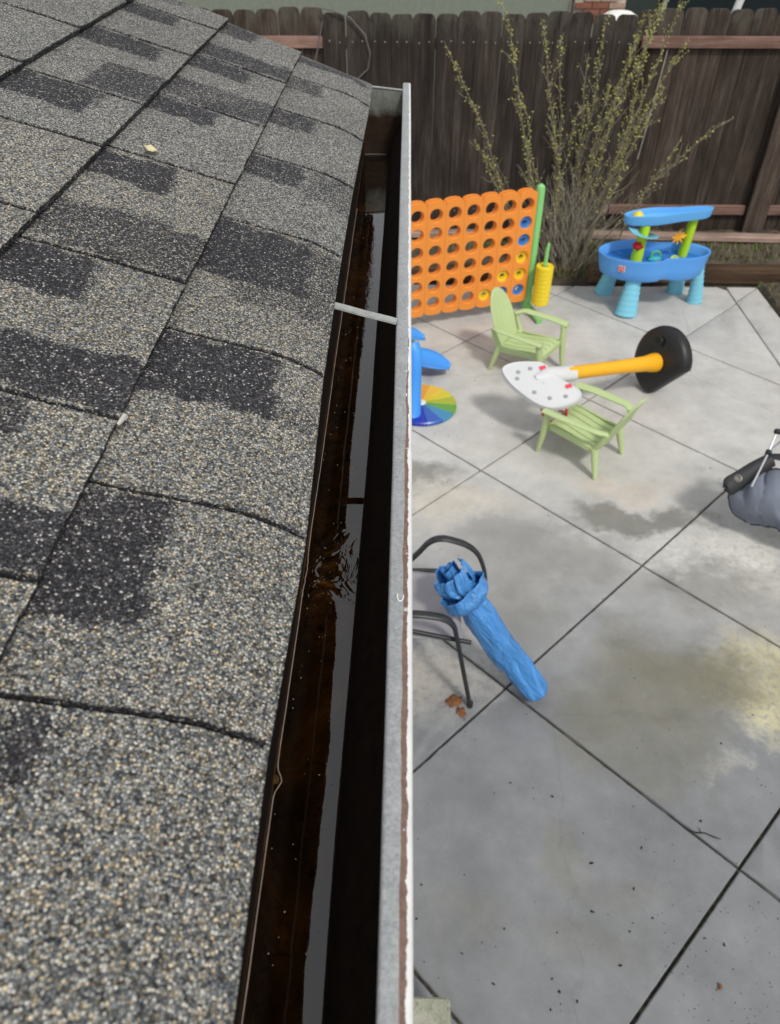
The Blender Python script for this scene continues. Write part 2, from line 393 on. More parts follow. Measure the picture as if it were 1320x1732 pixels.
def m_endcap():
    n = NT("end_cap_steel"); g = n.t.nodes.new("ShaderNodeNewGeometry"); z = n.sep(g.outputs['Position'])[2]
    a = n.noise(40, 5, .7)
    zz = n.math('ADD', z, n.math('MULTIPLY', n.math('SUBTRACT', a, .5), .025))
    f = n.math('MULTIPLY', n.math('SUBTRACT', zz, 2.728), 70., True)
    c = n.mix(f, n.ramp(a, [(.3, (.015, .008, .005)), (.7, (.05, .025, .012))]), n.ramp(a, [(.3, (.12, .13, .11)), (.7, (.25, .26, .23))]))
    n.P(Base_Color=c, Metallic=.1, Roughness=.5); n.bump(a, .2, .002); return n.m
def m_water():
    n = NT("standing_water"); n.t.nodes.remove(n.p)
    tr = n.t.nodes.new("ShaderNodeBsdfTransparent"); tr.inputs[0].default_value = (.70, .58, .42, 1)
    gl = n.t.nodes.new("ShaderNodeBsdfGlossy"); gl.inputs['Roughness'].default_value = .012; gl.inputs['Color'].default_value = (1, 1, 1, 1)
    fr = n.t.nodes.new("ShaderNodeFresnel"); fr.inputs['IOR'].default_value = 1.75
    mx = n.t.nodes.new("ShaderNodeMixShader")
    o = n.sep()
    # ripples round y = .5, tiny unevenness elsewhere
    d = n.math('SUBTRACT', o[1], .50); env = n.math('MULTIPLY', n.math('SUBTRACT', .065, n.math('ABSOLUTE', d)), 16., True)
    d2 = n.math('SUBTRACT', o[1], 1.12); env2 = n.math('MULTIPLY', n.math('SUBTRACT', .28, n.math('ABSOLUTE', d2)), 4., True)
    rp = n.noise(30, 2, .45, n.coord((1, .8, 1), rot=(0, 0, R(25))), 2.5)
    base = n.noise(22, 3, .5, n.coord((1, .35, 1)))
    h = n.math('ADD', n.math('MULTIPLY', rp, n.math('MULTIPLY', env, 1.0)), n.math('MULTIPLY', base, .07))
    h = n.math('ADD', h, n.math('MULTIPLY', n.math('MULTIPLY', n.noise(120, 3, .6), .10), env2))
    bp = n.t.nodes.new("ShaderNodeBump"); bp.inputs['Strength'].default_value = .8; bp.inputs['Distance'].default_value = .0035
    n.t.links.new(h, bp.inputs['Height'])
    n.t.links.new(bp.outputs[0], gl.inputs['Normal']); n.t.links.new(bp.outputs[0], fr.inputs['Normal'])
    n.t.links.new(fr.outputs[0], mx.inputs[0]); n.t.links.new(tr.outputs[0], mx.inputs[1]); n.t.links.new(gl.outputs[0], mx.inputs[2])
    n.t.links.new(mx.outputs[0], n.o.inputs[0]); return n.m
def simple(name, col, rough=.8, nscale=12, var=.3, bumpd=.003, spec=.3, metal=0.):
    n = NT(name); a = n.noise(nscale, 5, .65)
    c = n.ramp(a, [(.3, tuple(x * (1 - var) for x in col)), (.7, tuple(min(1, x * (1 + var)) for x in col))])
    n.P(Base_Color=c, Roughness=rough, Specular_IOR_Level=spec, Metallic=metal); n.bump(n.noise(nscale * 8, 3), .25, bumpd); return n.m
GALV = m_galv()
JOINT = m_joint(); SOIL = m_soil()

# ------------------------------------------------------------------ ground, patio
def ground():
    b = MB()
    xs = np.concatenate([np.linspace(-60, -4, 8), np.linspace(-3, 3.28, 4), np.linspace(3.34, 8, 60), np.linspace(9, 60, 8)])
    ys = np.concatenate([np.linspace(-60, -4, 8), np.linspace(-3, 6.84, 60), np.linspace(6.90, 8, 22), np.linspace(9, 80, 10)])
    nx, ny = len(xs), len(ys)
    vs = []
    for y in ys:
        for x in xs:
            z = -.10
            if x > 3.3 or y > 6.85: z = -.03
            if x > 3.3 and -3 < y < 9: z = .01 + .03 * nz(x * 2, y * 2) + min(1, (x - 3.3) / 1.5) * .08
            vs.append((x, y, z))
    b.add(vs, [(j * nx + i, j * nx + i + 1, (j + 1) * nx + i + 1, (j + 1) * nx + i) for j in range(ny - 1) for i in range(nx - 1)])
    tag(b.build('ground', SOIL), kind='structure')
    # raised bed
    b = MB(); nx, ny = 200, 22
    def f(u, v):
        x = -5 + 13 * u; y = 6.88 + .9 * v
        t = min(1, v / .30); z = .05 + .25 * t * t * (3 - 2 * t) + .035 * nz(x * 3, y * 5) + .015 * nz(x * 11, y * 11)
        if v == 0: z = -.08
        return (x, y, z)
    b.grid(f, nx, ny); tag(b.build('raised_bed', SOIL), kind='structure')
    # patio: base sheet and its slabs
    base = MB(); base.add([(-4, -5, -.022), (3.30, -5, -.022), (3.30, 6.84, -.022), (-4, 6.84, -.022)], [(0, 1, 2, 3)])
    po = tag(base.build('patio', JOINT), kind='structure')
    # clip diamonds of the 1.22 m grid (turned 45 degrees) against the main rectangle
    def clip(poly, a, b_, c):   # keep a*x+b*y<=c
        out = []
        for i in range(len(poly)):
            p, q = poly[i], poly[(i + 1) % len(poly)]
            dp = a * p[0] + b_ * p[1] - c; dq = a * q[0] + b_ * q[1] - c
            if dp <= 0: out.append(p)
            if (dp < 0 < dq) or (dq < 0 < dp):
                t = dp / (dp - dq); out.append((p[0] + (q[0] - p[0]) * t, p[1] + (q[1] - p[1]) * t))
        return out
    def slab(poly, g=.0066):
        if len(poly) < 3: return
        ar = sum(poly[i][0] * poly[(i + 1) % len(poly)][1] - poly[(i + 1) % len(poly)][0] * poly[i][1] for i in range(len(poly))) / 2
        if ar < .004: return
        n = len(poly)
        cx = sum(p[0] for p in poly) / n; cy = sum(p[1] for p in poly) / n
        def inset(g_):
            P_ = []
            for i in range(n):
                p0, p1, p2 = Vector(poly[i - 1]), Vector(poly[i]), Vector(poly[(i + 1) % n])
                e1 = (p1 - p0).normalized(); e2 = (p2 - p1).normalized()
                n1 = Vector((-e1.y, e1.x)); n2 = Vector((-e2.y, e2.x)); bis = n1 + n2
                if bis.length < .3: bis = n1
                bis.normalize(); k = g_ / max(.35, bis.dot(n1)); P_.append(p1 + bis * k)
            return P_
        # subdivided outline for slightly worn edges
        def dens(P_, z, jit):
            out = []
            for i in range(n):
                a_, b2 = P_[i], P_[(i + 1) % n]; m = max(1, int((b2 - a_).length / .03))
                for k in range(m):
                    q = a_ + (b2 - a_) * k / m; j = nz(q.x * 23, q.y * 23) * jit + nz(q.x * 90, q.y * 90) * jit * .5
                    d = Vector((cx - q.x, cy - q.y)).normalized(); out.append((q.x + d.x * j, q.y + d.y * j, z))
            return out
        A = dens(inset(g), -.06, .0012); B = dens(inset(g), -.0045, .0022); C_ = dens(inset(g + .0045), 0, .0036)
        m = min(len(A), len(B), len(C_))
        if not (len(A) == len(B) == len(C_)):
            # same subdivision count everywhere
            A = A[:m]; B = B[:m]; C_ = C_[:m]
        b = MB(); vs = A + B + C_
        fs = [tuple(range(2 * m, 3 * m))]
        for r_ in (0, 1):
            for i in range(m): fs.append((r_ * m + i, r_ * m + (i + 1) % m, (r_ + 1) * m + (i + 1) % m, (r_ + 1) * m + i))
        dz = nz(cx * 3.1, cy * 2.7) * .0015
        b.add([(x, y, z + dz) for x, y, z in vs], fs)
        b.build('slab', CONC, po, smooth=40)
    S = 1.735
    XB = 3.0
    for i in range(-9, 9):
        for j in range(-9, 9):
            s0 = 2.82 + S * i; s1 = s0 + S; d0 = -.02 + 1.742 * j; d1 = d0 + 1.742
            poly = [((s + d) / 2, (s - d) / 2) for s, d in ((s0, d0), (s0, d1), (s1, d1), (s1, d0))]
            ar = sum(poly[k][0] * poly[(k + 1) % 4][1] - poly[(k + 1) % 4][0] * poly[k][1] for k in range(4))
            if ar < 0: poly.reverse()
            for c in ((1, 0, XB), (-1, 0, 3.0), (0, 1, 6.53 if False else 6.835), (0, -1, 1.5)): poly = clip(poly, *c)
            # corner cut next to the border strip
            poly = clip(poly, 1, 0, XB) if len(poly) >= 3 else poly
            slab(poly)
    # border strip on the right, mitred at the far corner
    segs = [(-1.5, -.2), (-.2, 1.5), (1.5, 3.3), (3.3, 5.0), (5.0, 6.53)]
    for a_, b2 in segs:
        if b2 < 6.5: slab([(XB, a_), (3.295, a_), (3.295, b2), (XB, b2)])
        else: slab([(XB, a_), (3.295, a_), (3.295, 6.83), (XB, 6.53)])
    slab([(XB, 6.53), (3.295, 6.83), (3.29, 6.835), (XB, 6.835)])
ground()

# debris on the patio
def debris():
    dk = simple("dark_leaf_bits", (.018, .014, .010), .95, 60, .5)
    b = MB(); rd = random.Random(5)
    px = [(.50, 1.78), (.68, 1.72), (.80, 1.43), (.95, 1.33), (.77, 1.24), (1.02, 1.5), (.33, 1.12), (.36, .98), (.60, .96), (.66, .93), (.58, 1.0), (.60, .92), (.56, .90), (.10, 1.33), (.08, 1.2), (.25, 1.08),
          (.62, 1.16), (.9, 1.17), (1.0, 1.22), (.84, 1.05), (1.3, 1.62), (1.18, 1.15), (1.25, 1.13), (.42, 1.17), (1.5, 2.0)]
    px = [(x, y, rd.uniform(.004, .010)) for x, y in px]
    for k in range(90):
        px.append((rd.uniform(.03, 1.7), rd.uniform(.75, 2.4), rd.uniform(.0012, .0035)))
    for k in range(120):
        px.append((rd.uniform(1.0, 1.6), rd.uniform(.7, 1.3), rd.uniform(.0012, .003)))
    for k in range(60):
        px.append((rd.uniform(.05, 2.9), rd.uniform(2.4, 6.6), rd.uniform(.002, .005)))
    for x, y, r in px:
        n = 7; a0 = rd.uniform(0, 6); el = rd.uniform(.35, .9)
        top = []
        for k in range(n):
            a = a0 + 2 * PI * k / n; q = r * rd.uniform(.25, 1.25); dx, dy = q * math.cos(a), q * math.sin(a) * el
            ca, sa = math.cos(a0), math.sin(a0)
            top.append((x + dx * ca - dy * sa, y + dx * sa + dy * ca, .0015 + r * rd.uniform(.05, .35)))
        b.add([(x, y, .003 + r * .45)] + top + [(p[0], p[1], -.001) for p in top], [(0, 1 + k, 1 + (k + 1) % n) for k in range(n)] + [(1 + k, 1 + n + k, 1 + n + (k + 1) % n, 1 + (k + 1) % n) for k in range(n)])
    tag(b.build('leaf_litter', dk), 'small dark bits of leaf and grit scattered over the concrete slabs', 'litter', kind='stuff')
    b = MB()
    b.tube([(1.24, 1.575, .004), (1.27, 1.565, .005), (1.30, 1.566, .004), (1.335, 1.548, .005), (1.36, 1.54, .004)], [.002, .003, .0022, .0026, .0012], 6)
    b.tube([(1.285, 1.566, .004), (1.28, 1.59, .006)], [.0016, .001], 5)
    tag(b.build('twig', dk), 'thin dark twig lying on the damp slab near the lower joint crossing', 'twig')
    # brown leaf by the chair foot
    bl = simple("dead_leaf_brown", (.20, .085, .035), .8, 40, .4)
    def leaf(name, c, sc_, rz, mat, label):
        b = MB(); pts = []
        for k in range(25):
            a = 2 * PI * k / 24; r = (.62 + .20 * abs(math.cos(2.5 * a)) + .35 * nz(math.cos(a) * 1.8, math.sin(a) * 1.8, sc_ * 90)) * sc_; pts.append((r * math.cos(a) * 1.1, r * math.sin(a) * .8))
        vs = [(0, 0, .006)] + [(x, y, .003 + .012 * abs(nz(x * 60, y * 60)) + .05 * (x * x + y * y) / sc_) for x, y in pts[:24]]
        b.add(vs, [(0, 1 + k, 1 + (k + 1) % 24) for k in range(24)])
        b.tube([(-sc_ * .5, 0, .004), (-sc_ * 1.5, .01, .003)], .0012, 5)
        o = b.build(name, mat); o.location = c; o.rotation_euler = (0, 0, rz); solid(o, .0008); tag(o, label, 'leaf')
    leaf('dead_leaf', (.27, 2.20, .001), .052, .6, bl, 'curled brown dead leaf on the concrete beside the black chair leg')
    leaf('dead_leaf', (.30, 2.14, .001), .034, 2.1, bl, 'smaller brown leaf fragment just in front of the curled dead leaf')
    leaf('dead_leaf', (1.19, .985, .001), .013, 1.1, bl, 'tiny reddish brown leaf on the slab at the bottom right')
debris()

# ------------------------------------------------------------------ roof
CT, ST = math.cos(R(20)), math.sin(R(20))
EX, EZ = -.0685, 2.80
def RP(s, y, h=0.):
    return Vector((EX - s * CT + h * ST, y, EZ + s * ST + h * CT))
E_ = .145
roof = thing('house_roof', 'grey and charcoal asphalt shingle roof slope beside the gutter', 'roof', (EX, 0, EZ))
def eave_off(y):
    ys_ = [-1, .1, .22, .388, .60, .85, 1.08, 1.3, 1.5, 1.8]; of_ = [.0, .0, .0026, -.0008, .0050, .0062, .0055, .0025, .0, 0]
    return float(np.interp(y, ys_, of_))
def shingle(k, y0, y1, darks, tan, end=False):
    sh = (EX, 0, EZ)
    near = (y1 > .05 and y0 < 1.75 and k < 5)
    ds = .0042 if near else .02
    s0 = k * E_; s1 = s0 + E_ + .025
    ns = int((s1 - s0) / ds) + 1; ny = max(3, int((y1 - y0 - .003) / ds) + 1)
    seed = k * 7.3 + y0 * 3.1
    vs = []; tone = []
    S_ = [s0 + (s1 - s0) * i / (ns - 1) for i in range(ns)]
    Y_ = [y0 + .0017 + (y1 - y0 - .0034) * j / (ny - 1) for j in range(ny)]
    lift = .0012 * nz(seed, 1.7); basetone = 1.0 - .30 * max(0, nz(seed * 1.9, 7.7) + .1)
    def pt(i, j, dh=0.):
        s, y = S_[i], Y_[j]; t = (s - s0) / E_
        hh = .0125 - .0085 * t + lift * (1 - t); uu = (y - y0) / (y1 - y0); hh += (.0019 * max(0, .14 - uu) / .14 - .0008 * max(0, uu - .85) / .15) * (1 - .6 * t)
        hh += .0011 * nz(s * 12 + seed, y * 12) * (1 - t) + .00045 * nz(s * 230, y * 230, seed)
        # butt end stands a touch proud at its lower edge
        if i == 0: s += .0012 * nz(y * 26, seed) + .0013 * nz(y * 260, seed + 4)
        if j == 0: y += .0016 * nz(s * 17, seed + 2) + .0011 * nz(s * 260, seed + 7)
        if j == ny - 1: y -= .0013 * nz(s * 260, seed + 9); 
        y += .004 * nz(s * 9, k * 2.3 + round(y0 if j == 0 else y1, 2)) if j in (0, ny - 1) else .004 * nz(s * 9, k * 2.3 + round(y0, 2)) * (1 - j / (ny - 1)) + .004 * nz(s * 9, k * 2.3 + round(y1, 2)) * (j / (ny - 1))
        if k == 0 and y1 > 1.69 and j > ny * .5: y += .045 * math.exp(-((s - .055) / .045) ** 2) * (j / (ny - 1) - .5) * 2
        if s < .06: s += eave_off(y) * (1 - max(0, s) / .06)
        if s < .06: hh -= 2.6 * (.06 - s) ** 2
        if y > 1.60: hh -= 1.3 * (y - 1.60) ** 2 * max(0., (1 - s / .3)) 
        return RP(s, y, hh + dh)
    for j in range(ny):
        for i in range(ns):
            vs.append(pt(i, j))
            s, y = S_[i], Y_[j]; u = (y - y0) / (y1 - y0); t = (s - s0) / E_
            d = basetone
            for (u0, u1, t0, t1, val) in darks:
                wu = .02 if True else 0
                e = .045 * nz(y * 60, s * 60, 3.) + .028 * nz(y * 17, s * 17, seed)
                au = min(1, max(0, (u - u0 + e) / .035)) * min(1, max(0, (u1 - u + e) / .05))
                at = min(1, max(0, (t - t0 + .09 + e * 1.3) / .11)) * min(1, max(0, (t1 - t + e) / .07))
                d = min(d, 1 - (1 - val) * au * at)
            d += .14 * nz(s * 14, y * 14, 5)
            tone.append(d)
    fs = [(j * ns + i, j * ns + i + 1, (j + 1) * ns + i + 1, (j + 1) * ns + i) for j in range(ny - 1) for i in range(ns - 1)]
    fs = [f[::-1] for f in fs]
    # skirts: asphalt edge toned near black, painting in its shadow line
    o = len(vs)
    edge = [(0, j) for j in range(ny)] + [(i, ny - 1) for i in range(1, ns)] + [(ns - 1, j) for j in range(ny - 2, -1, -1)] + [(i, 0) for i in range(ns - 2, 0, -1)]
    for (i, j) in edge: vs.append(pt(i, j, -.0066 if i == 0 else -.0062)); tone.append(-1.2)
    m = len(edge)
    for q in range(m):
        a = edge[q][1] * ns + edge[q][0]; b2 = edge[(q + 1) % m][1] * ns + edge[(q + 1) % m][0]
        fs.append((a, b2, o + (q + 1) % m, o + q))
    b = MB(); b.add(vs, fs)
    ob = b.build('shingle', SHINGLE, roof, smooth=50, shift=sh)
    me = ob.data
    at = me.attributes.new('tone', 'FLOAT', 'POINT'); at.data.foreach_set('value', tone)
    at = me.attributes.new('tan', 'FLOAT', 'POINT'); at.data.foreach_set('value', [tan] * len(tone))
# darks: (u0,u1 along the eave, t0,t1 up the slope, tone)
rows = {
 0: ([-.9, -.66, -.43, -.20, .02, .223, .388, .597, .852, 1.08, 1.304, 1.513, 1.70],
     {4: [(.75, 1., .75, 1.2, .4)], 5: [(.30, 1, .62, 1.2, .22)], 6: [(.53, 1, .30, 1.2, .0), (.53, .72, -.2, .3, .55)], 7: [(.45, 1, .25, 1.2, .05), (.30, 1., -.2, .8, .50)], 8: [(.62, 1, .55, 1.2, .12), (.5, 1, -.2, .5, .55)],
      9: [(.62, 1, .55, 1.2, .2)], 10: [(.6, 1, .6, 1.2, .3)], 11: [(.55, 1, .1, 1.2, .25)]}),
 1: ([-.8, -.55, -.3, -.06, .06, .288, .446, .666, .93, 1.168, 1.424, 1.70],
     {3: [(.5, 1, .4, 1.2, .3)], 5: [(0., .38, -.2, 1.2, .0), (.72, 1, .4, 1.2, .3)], 6: [(0., .36, -.2, 1.2, .05), (.62, 1, .55, 1.2, .03)], 7: [(0., .42, -.2, 1.2, .38), (.66, 1, .45, 1.2, .05)],
      8: [(.68, 1, .45, 1.2, .05)], 9: [(0, .45, -.2, 1.2, .30), (.66, 1, .40, 1.2, .10)], 10: [(0, .36, -.2, 1.2, .12), (.62, 1, .6, 1.2, .2)]}),
 2: ([-.9, -.6, -.3, .0, .25, .48, .70, .897, 1.073, 1.362, 1.576, 1.70],
     {4: [(.4, 1, .2, 1.2, .3)], 7: [(.45, 1, .35, 1.2, .02)], 8: [(0, .5, -.2, .6, .28), (.66, 1, .3, 1.2, .08)], 9: [(.62, 1, .45, 1.2, .1)], 10: [(.6, 1, .5, 1.2, .5)]}),
 3: ([-.7, -.4, -.1, .2, .5, .8, 1.065, 1.285, 1.53, 1.70], {4: [(0, .4, -.2, 1.2, .3)], 5: [(.7, 1, .5, 1.2, .4)], 7: [(.75, 1, .5, 1.2, .4)]}),
}
for k, (ys, dk) in rows.items():
    for j in range(len(ys) - 1):
        shingle(k, ys[j], ys[j + 1], dk.get(j, []), .85 if ys[j + 1] < 1.0 and k < 3 else .35)
rr = random.Random(3)
for k in range(4, 12):
    y = -.9 + rr.uniform(0, .2)
    while y < 1.69:
        y2 = min(1.70, y + rr.uniform(.2, .3))
        if 1.70 - y2 < .08: y2 = 1.70
        shingle(k, y, y2, [(.65, 1, .5, 1.2, .15)] if rr.random() < .6 else [(0, .4, -.2, 1.2, .3)], .3); y = y2
# decking, fascia, soffit, wall
dark = simple("dark_underlay", (.012, .011, .010), .95)
wood_paint = simple("painted_fascia", (.55, .54, .50), .6, 6, .1)
stucco = simple("house_stucco", (.42, .40, .35), .9, 40, .1, .004)
b = MB()
def slope_box(s0, s1, y0, y1, h0, h1):
    v = [RP(s, y, h) for h in (h0, h1) for s, y in ((s0, y0), (s0, y1), (s1, y1), (s1, y0))]
    b.add(v, [(0, 1, 2, 3), (7, 6, 5, 4), (0, 4, 5, 1), (1, 5, 6, 2), (2, 6, 7, 3), (3, 7, 4, 0)])
slope_box(.012, 1.77, -.9, 1.69, -.016, -.0035); b.build('decking', dark, roof, 0, shift=(EX, 0, EZ))
b = MB(); b.box((-.118, .395, 2.715), (.022, 2.56, .14)); b.build('fascia', wood_paint, roof, 0, shift=(EX, 0, EZ))
b = MB(); b.box((-.093, .395, 2.789), (.028, 2.56, .002)); b.box((-.0795, .395, 2.7805), (.001, 2.56, .015)); b.build('drip_edge', simple("drip_edge_metal", (.05, .04, .033), .5, 30), roof, 0, shift=(EX, 0, EZ))
b = MB(); st_ = [(-.003 + 1.77 * i / 300) for i in range(301)]
b.add([RP(eave_off(-.9 + 2.6 * i / 130) - .0022 + q2, -.9 + 2.6 * i / 130, -.0036) for q2 in (0, .04) for i in range(131)], [(i, i + 1, 132 + i, 131 + i)[::-1] for i in range(130)])
b.add([RP(q_, 1.60, -.0032) for q_ in st_] + [RP(q_, 1.716 + .045 * math.exp(-((q_ - .055) / .045) ** 2) + .0015 * nz(q_ * 40), -.0032 + (-1.3 * .011 * max(0, 1 - q_ / .3))) for q_ in st_] + [RP(q_, 1.716 + .045 * math.exp(-((q_ - .055) / .045) ** 2) + .0015 * nz(q_ * 40), -.008 + (-1.3 * .011 * max(0, 1 - q_ / .3))) for q_ in st_], [(i, i + 1, 302 + i, 301 + i)[::-1] for i in range(300)] + [(301 + i, 302 + i, 603 + i, 602 + i)[::-1] for i in range(300)])
o = b.build('starter_strip', SHINGLE, roof, 0, shift=(EX, 0, EZ)); at_ = o.data.attributes.new('tone', 'FLOAT', 'POINT'); at_.data.foreach_set('value', [.8] * len(o.data.vertices))
# metal edge along the rake with the curled flashing seen at the far corner
b = MB(); b.add([RP(s, 1.70, h) for s in (.0, 1.77) for h in (-.03, -.0035)] + [RP(s, 1.712, h) for s in (.0, 1.77) for h in (-.03, -.0035)], [(0, 1, 3, 2), (4, 6, 7, 5), (1, 5, 7, 3), (0, 4, 5, 1), (0, 2, 6, 4), (2, 3, 7, 6)])
b.build('rake_trim', simple("rake_metal", (.09, .085, .08), .6), roof, 0, shift=(EX, 0, EZ))
hw = thing('house_wall', 'plain plastered house wall standing under the eave', 'wall', (-.55, .4, 0))
b = MB(); b.box((0, -.3, 1.32), (.2, 3.1, 2.64)); b.build('wall', stucco, hw, 0)
b = MB(); b.box((.21, .0, 2.636), (.40, 2.5, .012)); b.build('soffit', wood_paint, hw, 0)
# scrap on the roof
yl = simple("pale_yellow_scrap", (.62, .56, .33), .7, 60)
b = MB(); q = RP(.247, .941, .012)
b.add([(.0, -.008, .0), (.007, -.005, .002), (.009, .003, .0005), (.003, .006, .004), (-.004, .008, .0), (-.008, .001, .003), (-.005, -.006, 0), (0, 0, .0055)], [(0, 1, 7), (1, 2, 7), (2, 3, 7), (3, 4, 7), (4, 5, 7), (5, 6, 7), (6, 0, 7)])
o = b.build('dry_petal', yl); o.location = q; o.rotation_euler = (0, R(20), .6); solid(o, .001); tag(o, 'pale yellow dry petal lying on the dark-cornered roof shingle', 'petal')
b = MB(); b.tube([(0, -.006, .001), (.004, 0, .004), (0, .007, .001)], [.0012, .0024, .001], 6); o = b.build('grit_chip', simple("pale_chip", (.45, .44, .40), .7)); o.location = RP(.143, .446, .011)
tag(o, 'pale chip of grit at the corner of the dark shingle', 'chip')

# ------------------------------------------------------------------ gutter
gut = thing('rain_gutter', 'galvanised rain gutter with chipped white rim, half full of dark water', 'gutter', (0, 0, 2.66))
GS = (0, 0, 2.66)
YA, YB = -.9, 1.752
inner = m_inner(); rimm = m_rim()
whitep = simple("chipped_white_paint", (.76, .76, .74), .5, 30, .06)
def front_off(y): return .0048 * min(1, max(0, (y - .25) / .5)) - .0006 + .0008 * nz(y * 6, 1.3)
def extr(prof, ya, yb, name, mat, ny=200, parent=gut, wob=.0, closed=True, sm=35):
    b = MB(); m = len(prof); vs = []
    for j in range(ny + 1):
        y = ya + (yb - ya) * j / ny
        for (x, z) in prof: vs.append((x + (front_off(y) if (z < 2.69 and x > -.052) else 0) + wob * nz(y * 3.1, 2.2) + wob * .3 * nz(y * 17, 8.1), y, z + wob * .6 * nz(y * 4.3, 5.)))
    fs = []
    for j in range(ny):
        for i in range(m if closed else m - 1):
            i2 = (i + 1) % m; fs.append((j * m + i, j * m + i2, (j + 1) * m + i2, (j + 1) * m + i))
    if closed: fs += [tuple(range(m - 1, -1, -1)), tuple(ny * m + i for i in range(m))]
    b.add(vs, fs); return b.build(name, mat, parent, sm, shift=GS)
# trough: inside surface then outside surface
ins = [(-.0895, 2.789), (-.0895, 2.645), (-.085, 2.6405), (-.049, 2.6405), (-.0440, 2.646), (-.0405, 2.660), (-.0350, 2.684), (-.026, 2.699), (-.014, 2.712), (-.0085, 2.728), (-.007, 2.748), (-.0065, 2.770)]
outs = [(-.0050, 2.770), (-.0054, 2.748), (-.0068, 2.727), (-.0125, 2.7105), (-.0250, 2.6975), (-.0336, 2.683), (-.0390, 2.659), (-.0425, 2.645), (-.048, 2.639), (-.086, 2.639), (-.091, 2.644), (-.091, 2.789)]
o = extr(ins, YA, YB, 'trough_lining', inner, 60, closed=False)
o = extr(outs, YA, YB, 'trough_shell', whitep, 60, closed=False)
rim_prof = [(-.0078, 2.7725), (-.0082, 2.7780), (-.0074, 2.7797), (-.0060, 2.7803), (.0000, 2.7803), (.0052, 2.7802), (.0070, 2.7796), (.0080, 2.7782), (.0083, 2.776), (.0083, 2.760), (.0070, 2.7595), (.0068, 2.7725)]
extr(rim_prof, YA, 1.80, 'rim', rimm, 700, wob=.00035, sm=60)
# pale bead painted as the meniscus glint, with a bulge round a nail
b = MB(); pts = []
for j in range(500):
    y = -.6 + 2.02 * j / 499
    x = -.0882 + .0006 * nz(y * 5) + .00025 * nz(y * 33)
    d = (y - .287) / .0065; x += .0046 * math.exp(-d * d)
    d = (y - .50) / .02; x += .001 * math.exp(-d * d) * (1 + nz(y * 300))
    pts.append((x, y, 2.6562))
b.tube(pts, [.00050 + .00012 * nz(p[1] * 21) for p in pts], 5)
b.build('waterline', simple("waterline_glint", (.30, .235, .20), .35, 80, .2), gut, shift=GS)
b = MB(); b.lathe([(.0, 0), (.0022, 0), (.0034, -.0012), (.0034, -.003), (.001, -.0035)], 12, (-.0868, .287, 2.6592), Matrix.Rotation(R(60), 3, 'Y')); b.build('nail_head', inner, gut, shift=GS)
# end cap
b = MB(); cap = [(-.0905, 2.785), (-.0905, 2.6395), (-.048, 2.6395), (-.038, 2.646), (-.0345, 2.660), (-.0292, 2.683), (-.0235, 2.698), (-.0115, 2.7115), (-.0062, 2.728), (-.0048, 2.748), (-.0046, 2.776)]
M = Matrix(((1, 0, 0), (0, 0, -1), (0, 1, 0)))
b.prism([(x, z) for x, z in cap], .0015, Matrix(((1, 0, 0), (0, 0, 1), (0, 1, 0))), (0, YB - .004, 0))
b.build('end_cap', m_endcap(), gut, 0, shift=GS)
b = MB(); b.beam((-.0875, YB - .0025, 2.7855), (-.0082, YB - .0025, 2.7775), .006, .0035, ch=.001); b.build('end_cap_flange', GALV, gut, shift=GS)
b = MB(); b.tube([(-.088, 1.735, 2.6575), (-.06, 1.737, 2.6573), (-.041, 1.734, 2.6575)], .0009, 5); b.build('sealant_bead', simple("sealant", (.20, .16, .12), .6), gut, shift=GS)
# strap
b = MB()
P0, P1 = Vector((-.079, .760, 2.7935)), Vector((-.0075, .746, 2.7812))
d = (P1 - P0).normalized(); wv = Vector((.17, 1, 0)).normalized() * .0062
vs = []
for i in range(9):
    t = i / 8; c = P0 + (P1 - P0) * t; c.z += .0002 * math.sin(t * 9)
    for k, (a, h) in enumerate(((-1, 0), (-.9, .0016), (-.1, .0010), (.9, .0016), (1, 0))):
        vs.append(c + wv * a + Vector((0, 0, h)))
    vs.append(c + Vector((0, 0, -.0012)))
b.add(vs, [(i * 6 + k, i * 6 + (k + 1) % 6, i * 6 + 6 + (k + 1) % 6, i * 6 + 6 + k) for i in range(8) for k in range(6)] + [tuple(range(6)), tuple(range(53, 47, -1))])
b.build('strap', simple("weathered_light_steel", (.33, .34, .32), .5, 90, .25, .001, .4, .15), gut, shift=GS)
# water
b = MB(); b.grid(lambda u, v: (-.0892 + (.0476 + front_off(-.9 + 2.648 * v)) * u, -.9 + 2.648 * v, 2.656), 4, 80)
tag(b.build('water', m_water()), kind='structure')
# granules washed onto the rim and floating bits
b = MB(); rd = random.Random(8)
for k in range(120):
    y = rd.uniform(.1, 1.4); x = rd.choice([rd.uniform(-.087, -.064), rd.uniform(-.087, -.045)]); r = rd.uniform(.0002, .0006)
    b.lathe([(0, r), (r, .2 * r), (.6 * r, -r)], 5, (x, y, 2.6565))
tag(b.build('floating_grit', simple("pale_grit", (.30, .26, .18), .8)), 'pale specks of shingle grit floating on the gutter water', 'grit', kind='stuff')
# c-shaped paint drip on the rim
b = MB(); b.tube([(.0001 + .0021 * math.cos(a), .355 + .0045 * math.sin(a), 2.7806) for a in [R(x) for x in range(150, 400, 25)]], .00045, 5)
o = b.build('paint_drip', whitep, gut, shift=GS)

